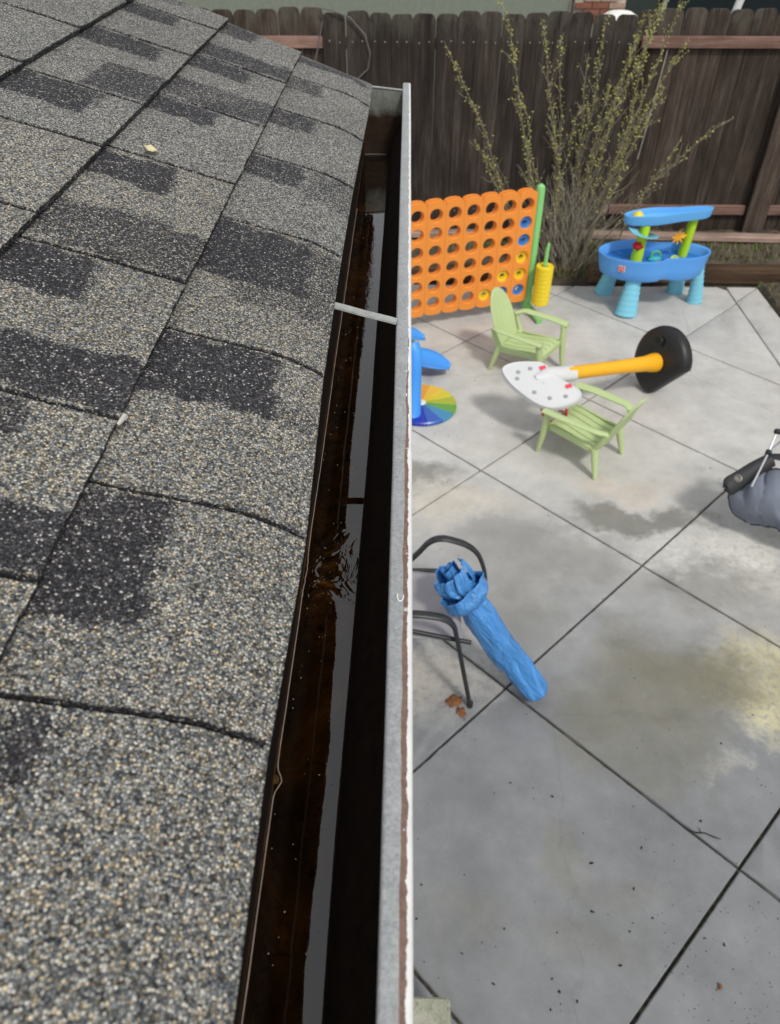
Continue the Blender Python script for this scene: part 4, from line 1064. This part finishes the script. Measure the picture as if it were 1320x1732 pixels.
# ------------------------------------------------------------------ green chairs
SAGE = plastic("sage_green_plastic", (.46, .56, .27), .5, .08)
def chair():
    g = thing('childs_chair', 'x', 'chair')
    # local +x forward, z up
    b = MB(); nsl = 5
    for k in range(nsl):           # seat slats run front to back
        y = (k - (nsl - 1) / 2) * .060
        pts = [(-.16, y, .195), (-.05, y, .205), (.10, y, .235), (.17, y, .240), (.20, y, .222), (.205, y, .19)]
        o = MB()
        vs = []
        for i, p in enumerate(pts):
            p = Vector(p)
            for q in ((-.026, 0), (-.022, .006), (.022, .006), (.026, 0), (.026, -.008), (-.026, -.008)):
                vs.append((p.x, p.y + q[0], p.z + q[1]))
        m = 6; o.add(vs, [(i * m + k2, i * m + (k2 + 1) % m, (i + 1) * m + (k2 + 1) % m, (i + 1) * m + k2) for i in range(len(pts) - 1) for k2 in range(m)] + [tuple(range(m))[::-1], tuple(range(5 * m, 6 * m))])
        o.build('seat_slat', SAGE, g, 50)
    b = MB(); b.box((.02, 0, .196), (.36, .325, .014), Matrix.Rotation(R(-7), 3, 'Y'), .005)
    for s in (-1, 1): b.beam((-.17, s * .165, .19), (.19, s * .165, .228), .018, .04, ch=.004)
    b.beam((.19, -.165, .215), (.19, .165, .215), .03, .04, ch=.006)
    b.build('seat_frame', SAGE, g, 40)
    # back: fan shaped panel with vertical grooves, tilted
    b = MB(); nu, nv = 26, 16
    def f(u, v):
        t = v; wtop = .115 + .030 * math.sin(PI * min(1, t * .9)) ; yy = (u - .5) * 2 * wtop
        top = .43 * (1 - .26 * abs(2 * u - 1) ** 2.2)
        L = t * top; gr = .0045 * (1 if abs(((u * 5) % 1) - .5) > .42 else 0)
        x = -.155 - L * .38 - .012 * math.sin(PI * u) + gr; z = .185 + L * .92
        return (x, yy, z)
    b.grid(f, nu, nv); o = b.build('backrest', SAGE, g, 60); solid(o, .012, 0)
    for s in (-1, 1):
        b = MB()
        # armrest: wide flat, curves from back to front
        pts = arc_path([(-.215, s * .155, .345), (-.16, s * .205, .365), (.10, s * .215, .365), (.225, s * .205, .358)], .08, 5)
        b.tube(pts, [.022 + .008 * min(1, i / 8) for i in range(len(pts))], 10, prof=(.42, 1.15), up=(0, 0, 1)); b.build('armrest', SAGE, g, 60)
        b = MB(); b.tube([(.195, s * .20, .352), (.205, s * .19, .25), (.225, s * .175, .12), (.245, s * .172, .0)], [.030, .032, .026, .017], 10, prof=(.75, 1)); b.build('leg', SAGE, g, 60)
        b = MB(); b.tube([(-.15, s * .16, .215), (-.175, s * .17, .12), (-.205, s * .182, .0)], [.034, .028, .018], 10, prof=(.75, 1)); b.build('leg', SAGE, g, 60)
        b = MB(); b.tube([(-.15, s * .165, .20), (-.19, s * .175, .28), (-.215, s * .17, .35)], [.02, .018, .018], 8); b.build('arm_support', SAGE, g, 60)
    return g
c1 = chair(); c1.location = (.955, 5.34, 0); c1.rotation_euler = (0, 0, R(-36)); c1['label'] = 'sage green plastic childs chair between the orange game board and the fallen hoop'; c1['group'] = 'sage green childs chairs'
c2 = copy_tree(c1); c2.location = (1.225, 4.22, 0); c2.rotation_euler = (0, 0, R(140)); c2['label'] = 'sage green childs chair nearest the camera, seen from behind on the open concrete'

# ------------------------------------------------------------------ fallen basketball hoop
f_, p_, yw_ = 1300., R(41.4), R(1.12)
FW = Vector((-math.sin(yw_) * math.cos(p_), math.cos(yw_) * math.cos(p_), -math.sin(p_))); RT = Vector((math.cos(yw_), math.sin(yw_), 0)); UP = RT.cross(FW)
def at(x, y, z):
    d = FW * f_ + RT * (x - 660) - UP * (y - 866); return Vector((0, 0, CAMZ)) + d * ((z - CAMZ) / d.z)
def aty(x, y, Y):
    d = FW * f_ + RT * (x - 660) - UP * (y - 866); return Vector((0, 0, CAMZ)) + d * (Y / d.y)
def hoop():
    BK = plastic("black_base_plastic", (.012, .012, .013), .42, .10); YO = plastic("amber_pole_plastic", (.85, .42, .012), .4, .04)
    WH = plastic("white_board_plastic", (.61, .62, .62), .4, .06); RD = plastic("red_net", (.55, .02, .035), .6); GY = plastic("grey_dots", (.30, .31, .32), .5)
    p0 = Vector((1.84, 4.98, .27)); p1 = at(958, 632, .40)
    ax = (p1 - p0).normalized()
    g = thing('toy_basketball_hoop', 'toppled toy basketball hoop with white backboard, amber pole and black base', 'toy hoop', (p0.x, p0.y, 0))
    S = (p0.x, p0.y, 0)
    # base: D-shaped slab whose normal is the pole axis
    side = Vector((0, 0, 1)).cross(ax).normalized(); upv = ax.cross(side)
    upv2 = upv if upv.z > 0 else -upv
    b = MB(); N = 40; vs = []
    prof = [(.0, .036), (.70, .036), (.90, .028), (.975, .006), (1.0, -.03), (.98, -.06), (.9, -.072), (.0, -.072)]
    for (k, h) in prof:
        for i in range(N):
            a = 2 * PI * i / N; u, v = .25 * math.cos(a), .262 * math.sin(a)
            d = u * -.80 + v * -.60  # flat side towards lower left
            lim = .165
            if d > lim: u -= (d - lim) * -.80; v -= (d - lim) * -.60
            vs.append(p0 + side * -u * k + upv2 * v * k + ax * (h - .05))
    b.add(vs, [(r_ * N + i, r_ * N + (i + 1) % N, (r_ + 1) * N + (i + 1) % N, (r_ + 1) * N + i) for r_ in range(len(prof) - 1) for i in range(N)])
    b.build('base', BK, g, 50, shift=S)
    q = p0 + side * -.0 + upv2 * .15
    q = p0 + upv2 * .155 - side * .03 + ax * .0
    b = MB(); Mr = ax.to_track_quat('Z', 'Y').to_matrix(); b.lathe([(.020, .004), (.034, .006), (.036, .0), (.030, -.004)], 16, q, Mr); b.build('filler_ring', BK, g, shift=S)
    b = MB(); b.lathe([(0, 0), (.022, .0015)], 16, q + ax * .001, Mr); b.build('filler_hole', plastic("hole_black", (.003, .003, .003)), g, shift=S)
    # pole, flared at the base
    b = MB(); L = (p1 - p0).length
    b.tube([p0 - ax * .01, p0 + ax * .03, p0 + ax * .10, p0 + ax * .35, p0 + ax * L * .97, p0 + ax * (L + .05)], [.070, .068, .056, .048, .046, .046], 20); b.build('pole', YO, g, 60, shift=S)
    # backboard
    n = Vector((-.10, -.42, 1)).normalized(); P0 = at(930, 650, .42)
    def onp(x, y):
        d = FW * f_ + RT * (x - 660) - UP * (y - 866); C = Vector((0, 0, CAMZ)); return C + d * ((P0 - C).dot(n) / d.dot(n))
    cor = [(849, 628), (853, 618), (872, 612), (900, 611), (918, 613), (933, 624), (950, 640), (966, 650), (980, 658), (985, 668), (977, 679), (955, 688), (932, 691), (908, 683), (884, 667), (862, 648)]
    top = [onp(*c) for c in cor]; m = len(top); cen = sum(top, Vector()) / m
    # smooth outline
    out = []
    for i in range(m):
        a, b1, c, d = top[i - 1], top[i], top[(i + 1) % m], top[(i + 2) % m]
        for k in range(4):
            t = k / 4; out.append(.5 * ((2 * b1) + (c - a) * t + (2 * a - 5 * b1 + 4 * c - d) * t * t + (-a + 3 * b1 - 3 * c + d) * t ** 3))
    m = len(out); b = MB(); vs = []
    for (k, h) in ((.02, .004), (.84, .004), (.92, .0), (.975, .004), (1.0, -.006), (1.0, -.032), (.96, -.038), (.02, -.038)):
        vs += [cen + (p - cen) * k + n * h for p in out]
    b.add(vs, [(r_ * m + i, r_ * m + (i + 1) % m, (r_ + 1) * m + (i + 1) % m, (r_ + 1) * m + i) for r_ in range(7) for i in range(m)]); b.build('backboard', WH, g, 40, shift=S)
    b = MB(); tip = onp(905, 640)
    b.tube([p1 + ax * -.06, p1 + ax * .03, p1.lerp(tip, .6) + n * .012, tip + n * .004], [.060, .062, .064, .02], 16, prof=(.75, 1), up=n); b.build('pole_socket', WH, g, 60, shift=S)
    for (x, y) in ((877, 630), (897, 624), (875, 641), (904, 664), (930, 674), (957, 671)):
        b = MB(); Mr2 = n.to_track_quat('Z', 'Y').to_matrix(); b.lathe([(0, .0095), (.011, .009), (.016, .004)], 12, onp(x, y), Mr2); b.build('bolt_cap', GY, g, shift=S)
    for (x, y) in ((918, 623), (962, 654)):
        b = MB(); Mr2 = (n.to_track_quat('Z', 'Y').to_matrix()) @ Matrix.Rotation(.5, 3, 'Z'); b.box(onp(x, y) + n * .008, (.042, .03, .006), Mr2, .002); b.build('red_sticker', plastic("coral_sticker", (.75, .06, .09)), g, shift=S)
    # rim and net under the board
    hc = at(938, 690, .30)
    b = MB(); r0 = .10; u = (at(983, 668, .3) - at(900, 640, .3)).normalized(); v = n.cross(u).normalized(); dn = -n
    ring = [hc + dn * .03 + (u * math.cos(a) * .9 + Vector((0, .1, -1)).normalized() * math.sin(a)) * r0 for a in [2 * PI * k / 20 for k in range(21)]]
    b.tube(ring, .009, 8); b.build('hoop_ring', RD, g, shift=S)
    netm = plastic("white_net_cord", (.7, .68, .68), .8); b = MB(); b2 = MB(); foot = at(942, 712, .01)
    for k in range(14):
        a = 2 * PI * k / 14
        for s in (-1, 1):
            pts = []
            for q_ in range(7):
                t = q_ / 6; aa = a + s * t * .9; rad = r0 * (1 - .45 * t)
                c = hc.lerp(foot + Vector((0, .03, .07)), t); pts.append(c + (u * math.cos(aa) * .9 + Vector((0, .9, -.45)).normalized() * math.sin(aa)) * rad)
            (b if k % 3 else b2).tube(pts, .0032, 4, cap=False)
    for o_ in (b, b2):
        o_.v = [(x, y, max(z, .006)) for x, y, z in o_.v]
    o = b.build('net', RD, g, 0, shift=S); b2.build('net', netm, g, 0, shift=S)
hoop()

# ------------------------------------------------------------------ blue stand and rainbow wheel at the left
def bluetoy():
    B = plastic("bright_blue_plastic", (.05, .29, .78), .38, .05)
    g = thing('blue_play_stand', 'bright blue plastic play stand with curved leaf trays beside the gutter rim', 'toy', (.07, 4.72, 0)); S = (.07, 4.72, 0)
    b = MB(); b.tube([(.075, 4.62, .0), (.075, 4.64, .03), (.078, 4.72, .32), (.078, 4.76, .46), (.06, 4.80, .50)], [.062, .058, .052, .056, .05], 20, prof=(.8, 1)); b.build('post', B, g, 60, shift=S)
    b = MB(); b.box((-.12, 4.72, .25), (.30, .22, .50), ch=.03); b.build('body', B, g, 40, shift=S)
    def leafp(c, L, wd, ang, z, nm):
        b = MB(); c = Vector(c); d = Vector((math.cos(ang), math.sin(ang), 0)); s = Vector((-d.y, d.x, 0))
        def f(u, v):
            w_ = wd * math.sin(PI * (.06 + .92 * u)) ** .55; y = (v - .5) * 2
            p = c + d * (L * u) + s * (y * w_) ; p.z = z + .035 * y * y * (1 - .3 * u) - .05 * u * u; return p
        b.grid(f, 18, 9); o = b.build(nm, B, g, 60, shift=S); solid(o, .012)
    leafp((.0, 5.30, 0), .37, .125, R(-14), .12, 'curved_tray'); leafp((-.05, 5.58, 0), .22, .10, R(8), .15, 'curved_tray')
    b = MB(); b.tube([(.0, 4.8, .45), (.02, 5.0, .32), (.04, 5.22, .10), (.04, 5.25, .0)], [.03, .03, .03, .03], 10); b.build('brace', B, g, 60, shift=S)
    # rainbow disc on the ground
    cols = [(.72, .33, .05), (.74, .47, .06), (.62, .52, .05), (.36, .42, .05), (.12, .33, .06), (.05, .24, .42), (.03, .11, .42), (.015, .035, .36), (.015, .03, .33), (.02, .10, .45), (.30, .05, .30), (.55, .06, .20), (.6, .05, .08), (.7, .15, .05)]
    g2 = thing('rainbow_spin_disc', 'round rainbow coloured segmented disc lying on the concrete by the blue stand', 'toy', (.135, 4.78, .0)); nseg = len(cols); Rr = .262
    for i, c in enumerate(cols):
        b = MB(); a0 = PI * .55 - 2 * PI * i / nseg; a1 = a0 - 2 * PI / nseg + .012; K = 5; vs = []; pr = [(.035, .02), (.036, .034), (.10, .034), (.12, .030), (.22, .028), (Rr * .97, .030), (Rr, .022), (Rr, .004)]
        for j in range(K + 1):
            a = a0 + (a1 - a0) * j / K
            for k, (r_, z) in enumerate(pr): vs.append((r_ * math.cos(a), r_ * math.sin(a), z + (.004 if (j % 2 == 0 and .1 < r_ < .25) else 0)))
        m = len(pr); b.add(vs, [(j * m + k, j * m + k + 1, (j + 1) * m + k + 1, (j + 1) * m + k) for j in range(K) for k in range(m - 1)])
        n_ = NT("disc_colour_%d" % i); gl = n_.noise(80, 3); n_.P(Base_Color=c, Roughness=.3); n_.bump(gl, .15, .002)
        b.build('segment', n_.m, g2, 30)
    b = MB(); b.lathe([(0, .044), (.028, .042), (.036, .034), (.036, .0)], 20); b.build('hub', plastic("white_hub", (.75, .75, .73)), g2)
bluetoy()

# ------------------------------------------------------------------ black sling chair
def slingchair():
    BK = metal_paint("black_tube_paint", (.016, .017, .019), .42); SL = fabric("lilac_grey_sling", (.34, .325, .345), .12)
    g = thing('patio_chair', 'black tube patio chair with lilac grey sling seat partly under the gutter', 'chair', (.05, 2.45, 0)); S = (.05, 2.45, 0)
    yn, yf = 2.20, 2.70
    def arm(y, zt, foot, x0, xb):
        pts = arc_path([(-.42, y, .95), (x0, y, zt + .0), (xb, y, zt - .03), (foot[0], foot[1], 0.012)], .12, 8)
        b = MB(); b.tube(pts, .0165, 12, prof=(.62, 1), up=(0, 0, 1)); b.build('arm_frame', BK, g, 60, shift=S)
        b = MB(); b.tube([Vector((foot[0], foot[1], .03)), Vector((foot[0], foot[1], .0))], .018, 10); b.build('foot_cap', BK, g, 60, shift=S)
    def arm2(y, ctl, foot):
        b = MB(); b.tube(arc_path(ctl + [(foot[0], foot[1], .012)], .11, 10), .0215, 12, prof=(.5, 1), up=(0, 0, 1)); b.build('arm_frame', BK, g, 60, shift=S)
        b = MB(); b.tube([Vector((foot[0], foot[1], .03)), Vector((foot[0], foot[1], .0))], .0155, 10); b.build('foot_cap', BK, g, 60, shift=S)
    zn = [aty(700, 1037, yn), aty(755, 1048, yn), aty(783, 1085, yn)]
    arm2(yn, [(-.38, yn, .60), tuple(zn[0]), tuple(zn[1] + Vector((.03, 0, .005)))], (.344, 2.18))
    far = [aty(698, 946, yf), aty(736, 905, yf), aty(806, 925, yf), aty(824, 975, yf)]
    arm2(yf, [(-.30, yf, far[0].z - .33)] + [tuple(q) for q in far], (.42, 2.70))
    # seat rails and cross bar
    b = MB(); r0 = aty(797, 1087, yn + .02); r1 = aty(700, 1068, yn + .02)
    e = r1 + (r1 - r0) * 1.5
    b.tube([r0, r1, e], .011, 10); b.build('seat_rail', BK, g, 60, shift=S)
    zz = r0.z
    b = MB(); b.tube([(.30, yf - .03, zz + .0), (.0, yf - .03, zz), (-.3, yf - .03, zz - .03)], .011, 10); b.build('seat_rail', BK, g, 60, shift=S)
        # sling
    b = MB()
    def f(u, v):
        x = .285 - .62 * u; y = yn + .03 + (yf - yn - .07) * v; z = zz + .012 - .03 * math.sin(PI * v) + .02 * nz(x * 6, y * 8) - .03 * u
        if u > .72: z += (u - .72) ** 1.0 * 1.6; x += 0
        return (x, y, z)
    b.grid(f, 30, 20); o = b.build('sling', SL, g, 60, shift=S); solid(o, .003)
    b = MB(); b.tube([(-.36, yn, .60), (-.30, yn + .03, .0)], .012, 8); b.tube([(-.36, yf, .60), (-.30, yf - .03, .0)], .012, 8); b.build('rear_leg', BK, g, 60, shift=S)
slingchair()

# ------------------------------------------------------------------ blue wrapped umbrella
def bag():
    n = NT("blue_plastic_wrap"); fc = n.attr("fc")[1]; a = n.noise(1.3, 3, .5, fc, 1.6); b_ = n.noise(5, 3, .5, fc, .8)
    c = n.ramp(a, [(.3, (.045, .19, .46)), (.6, (.07, .27, .64)), (.8, (.12, .38, .76))])
    n.P(Base_Color=c, Roughness=.26, Specular_IOR_Level=.6); n.bump(n.math('ADD', n.ramp(a, [(.25, 0.), (.5, 1.), (.56, .55), (.8, 1.)]), n.math('MULTIPLY', b_, .25)), .6, .014)
    BM = n.m
    def fca(o, nu_, nv_, kx, kz, flat=False, seed=0.):
        at_ = o.data.attributes.new('fc', 'FLOAT_VECTOR', 'POINT'); d_ = []
        for j_ in range(nv_):
            for i_ in range(nu_):
                u_ = i_ / (nu_ if not flat else nu_ - 1); v_ = j_ / (nv_ - 1)
                d_ += [u_ * kx, seed, v_ * kz] if flat else [math.cos(2 * PI * u_) * kx, math.sin(2 * PI * u_) * kx, v_ * kz + seed]
        at_.data.foreach_set('vector', d_)
    foot = Vector((.685, 2.222, .040)); top = at(786, 1005, .60)
    g = thing('wrapped_umbrella', 'folded umbrella in a crumpled bright blue cover leaning on the black chair', 'umbrella', (foot.x, foot.y, 0)); S = (foot.x, foot.y, 0)
    ax = (top - foot); L = ax.length; ax.normalize(); sd = Vector((0, 1, 0)).cross(ax).normalized(); fr = ax.cross(sd)
    b = MB(); nu, nv = 48, 60
    def f(u, v):
        a = 2 * PI * u; t = v
        r = .061 + .012 * t - .016 * max(0, t - .8) / .2
        if t < .06: r *= math.sqrt(max(0.0, 1 - ((.06 - t) / .06) ** 2)) * .75 + .25
        r *= 1 + .14 * math.sin(3 * a + t * 7) * .5 + .05 * (1 - abs(math.sin(4 * a - t * 9 + 3 * nz(t * 4, a))))  + .11 * nz(math.cos(a) * 1.4, math.sin(a) * 1.4, t * 5) + .05 * nz(math.cos(a) * 4, math.sin(a) * 4, t * 14)
        p = foot + ax * (L * t) + Vector((0, 0, -.018)) * math.sin(PI * t)
        cr_ = 1 - .16 * max(0, math.sin(2 * a + 1.5 + t * 2.2 + 1.2 * nz(t * 3, 4))) ** 6 - .10 * max(0, math.sin(3 * a - t * 3.1)) ** 8
        return p + (sd * math.cos(a) * 1.08 + fr * math.sin(a) * .86) * r * cr_
    b.grid(f, nu, nv, closed_u=True); fca(b.build('cover', BM, g, 70, shift=S), nu, nv, .9, 2.2)
    # cuff, folded back
    b = MB()
    def cf(u, v):
        a = 2 * PI * u; t = v
        rr_ = .064 + .046 * math.sin(min(1, t * 1.6) * PI * .62) + .016 * math.sin(3 * a + 1) * t + .016 * nz(math.cos(a) * 2.5, math.sin(a) * 2.5, t * 2)
        p = foot + ax * (L * (.915 + .15 * t))
        return p + (sd * math.cos(a) + fr * math.sin(a)) * rr_
    b.grid(cf, 60, 14, closed_u=True); o = b.build('cuff', BM, g, 70, shift=S); fca(o, 60, 14, 1.6, .5, False, 5.); solid(o, .003, 0)
    # upright petals of the bunched opening
    rd = random.Random(6); top2 = foot + ax * L * 1.06; up = (Vector((-.16, .10, 1))).normalized()
    for k in range(6):
        a = 2 * PI * k / 6 + .35; ro = .056 + .014 * rd.random(); b = MB(); h = rd.uniform(.09, .15); wv = rd.uniform(.034, .050)
        rad = (sd * math.cos(a) + fr * math.sin(a)); tan_ = (-sd * math.sin(a) + fr * math.cos(a)); ph = rd.uniform(0, 6)
        def pf(u, v):
            y = (u - .5) * 2; bul = math.sin(PI * min(1, v * .9)) * .022
            return top2 + ax * (-.03 + h * v) + rad * (ro + bul - .020 * y * y + .02 * max(0, v - .6)) + tan_ * (y * wv * (1 - .25 * v) + .012 * math.sin(v * 5 + ph)) + rad * .006 * math.sin(y * 7 + ph)
        b.grid(pf, 12, 12); o = b.build('fold', BM, g, 70, shift=S); fca(o, 12, 12, 1.0, .6, True, k * 2.); solid(o, .0025, 0)
    b = MB(); b.grid(lambda u, v: top2 + ax * (-.02 + .135 * v) + (sd * math.cos(2 * PI * u) + fr * math.sin(2 * PI * u)) * (.026 + .007 * math.sin(4 * PI * u * 1.5) + .006 * nz(u * 6, v * 4)), 30, 12, closed_u=True)
    fca(b.build('rolled_cloth', BM, g, 70, shift=S), 30, 12, .8, .5, False, 9.)
    st = simple("pale_stick", (.42, .37, .27), .6)
    b = MB(); b.tube([top2 - ax * .05, top2 + ax * .10 + sd * .01], .008, 8); b.build('pole', st, g, shift=S)
    b = MB(); q0 = foot + ax * L * .95 + sd * .0; off = (RT * .075 - Vector((0, 0, .045)))
    b.tube([q0 + off * .9, foot + ax * L * .3 + off * .9, foot + ax * L * .22 + off * .8], .006, 8); b.build('rib_rod', simple("dark_rod", (.012, .013, .02), .5), g, shift=S)
bag()

# ------------------------------------------------------------------ grey folding item at the right edge
def folded():
    FB = fabric("slate_grey_fabric", (.155, .175, .22), .18); BK = fabric("black_padded_fabric", (.013, .014, .017), .2, rough=.6); SV = simple("silver_tube", (.55, .56, .58), .3, 30, .1, .001, .5, .6)
    g = thing('folding_camp_chair', 'grey fabric folding camp chair with black trim and silver rods at the right edge', 'chair', (2.25, 3.62, 0)); S = (2.25, 3.62, 0)
    def P(x, y, z): return at(x, y, z)
    # fabric body: rows from the black band to the lower hem
    cols = [((1238, 826, .30), (1233, 842, .24), (1240, 866, .17), (1262, 882, .13)),
            ((1262, 812, .34), (1260, 840, .30), (1264, 868, .22), (1280, 886, .14)),
            ((1288, 797, .38), (1288, 832, .36), (1292, 866, .27), (1302, 890, .17)),
            ((1320, 797, .38), (1324, 836, .37), (1328, 872, .29), (1332, 900, .20)),
            ((1375, 812, .34), (1378, 850, .32), (1384, 890, .25), (1386, 920, .17)),
            ((1420, 840, .26), (1422, 868, .24), (1424, 900, .19), (1424, 925, .14))]
    grid_ = [[P(*q) for q in c] for c in cols]
    def cr(a, b1, c, d, t): return .5 * ((2 * b1) + (c - a) * t + (2 * a - 5 * b1 + 4 * c - d) * t * t + (-a + 3 * b1 - 3 * c + d) * t ** 3)
    def samp(l, t):
        n = len(l) - 1; x = t * n; i = min(n - 1, int(x)); g_ = lambda k: l[max(0, min(n, k))]
        return cr(g_(i - 1), g_(i), g_(i + 1), g_(i + 2), x - i)
    def f(u, v):
        p = samp([samp(c, v) for c in grid_], u); p = p + Vector((0, 0, .016 * nz(u * 9, v * 3) + .010 * math.sin(u * 26) * (1 - v) * .7 - .016 * max(0, math.sin(u * 31 + v * 4 + 2 * nz(u * 4, v * 4))) ** 5)); return p
    b = MB(); b.grid(f, 50, 24); o = b.build('seat_fabric', FB, g, 70, shift=S); solid(o, .004)
    b = MB(); b.tube([f(0, v / 12) for v in range(13)] + [f(u / 30, 1) for u in range(1, 31)], .007, 8); b.tube([f(u / 30, 0) + Vector((0, 0, .006)) for u in range(12, 31)], .006, 8); b.build('piping', BK, g, 60, shift=S)
    # underside body so it has depth
    b = MB(); b.grid(lambda u, v: f(u, 1).lerp(f(u, 0), v) * (1) + Vector((.02, .05 * math.sin(PI * v), -.045 * math.sin(PI * v) - .012)), 30, 8); o = b.build('underside', FB, g, 60, shift=S); solid(o, .003)
    # black padded band with grommet
    pa = [P(1226, 817, .34), P(1248, 803, .37), P(1275, 785, .42), P(1303, 770, .46)]
    b = MB()
    def bf(u, v):
        p = samp(pa, u); wd = .050 * (1 - .45 * u); lat = Vector((.25, -.55, -.55)).normalized(); y = (v - .5) * 2
        rnd_ = math.sqrt(max(0, 1 - max(0, (.12 - u) / .12) ** 2)); return p + lat * (y * wd * rnd_ + .028) + Vector((-.3, -.6, .7)).normalized() * .014 * (1 - y * y)
    b.grid(bf, 24, 10); o = b.build('band', BK, g, 60, shift=S); solid(o, .02)
    b = MB(); nn = Vector((-.35, -.62, .70)).normalized(); Mr = nn.to_track_quat('Z', 'Y').to_matrix(); q = bf(.30, .45) + nn * .026
    b.lathe([(.0, -.001), (.014, .0), (.017, .007), (.022, .006), (.024, 0)], 20, q, Mr); b.build('grommet', simple("dull_grommet", (.20, .19, .16), .4, 60, .3, .001, .5, .5), g, 60, shift=S)
    j = P(1300, 766, .48)
    b = MB(); b.tube([j, P(1272, 822, .37)], [.006, .006], 10); b.lathe([(0, .008), (.008, .004), (.008, -.004), (0, -.008)], 10, P(1272, 822, .37)); b.build('rod', SV, g, 60, shift=S)
    b = MB(); b.tube([j, P(1313, 733, .56)], [.0065, .0065], 10); b.build('rod', SV, g, 60, shift=S)
    b = MB(); b.tube([j, P(1335, 738, .52)], [.006, .006], 10); b.build('rod', SV, g, 60, shift=S)
    b = MB(); b.box(j, (.030, .030, .04), ch=.006); b.box(P(1316, 730, .57), (.04, .028, .03), ch=.006); b.tube([j, P(1291, 792, .40)], .011, 8); b.build('joint', BK, g, 60, shift=S)
    # top pad right of the joint
    b = MB(); b.tube([P(1305, 772, .46), P(1330, 774, .45), P(1370, 795, .42)], [.02, .03, .03], 10, prof=(.5, 1.3)); b.build('pad', BK, g, 60, shift=S)
    # legs down to the ground
    for (a, c) in ((P(1300, 790, .40), (2.45, 3.75, 0)), (P(1370, 830, .35), (2.35, 3.35, 0)), (P(1420, 840, .3), (2.75, 3.35, 0)), (P(1330, 738, .52), (2.85, 3.95, 0))):
        b = MB(); b.tube([a, Vector(c)], .0075, 8); b.build('leg', SV, g, 60, shift=S)
folded()

# ------------------------------------------------------------------ mossy concrete block
nb_ = NT("mossy_block"); a = nb_.noise(16, 6, .7); b_ = nb_.noise(70, 4, .7)
c = nb_.ramp(a, [(.3, (.20, .21, .15)), (.55, (.33, .335, .26)), (.75, (.42, .42, .36))]); c = nb_.mix(nb_.ramp(b_, [(.60, 0.), (.68, 1.)]), c, (.05, .055, .03))
nb_.P(Base_Color=c, Roughness=.95); nb_.bump(b_, .6, .01)
b = MB(); b.box((0, 0, .20), (.40, .34, .40), ch=.008)
o = b.build('concrete_block', nb_.m, None, 0); tag(o, 'mossy grey concrete block at the bottom beside the gutter rim', 'block')
o.location = (at(762, 1686, .40).x - .20, at(762, 1686, .40).y - .17, 0)
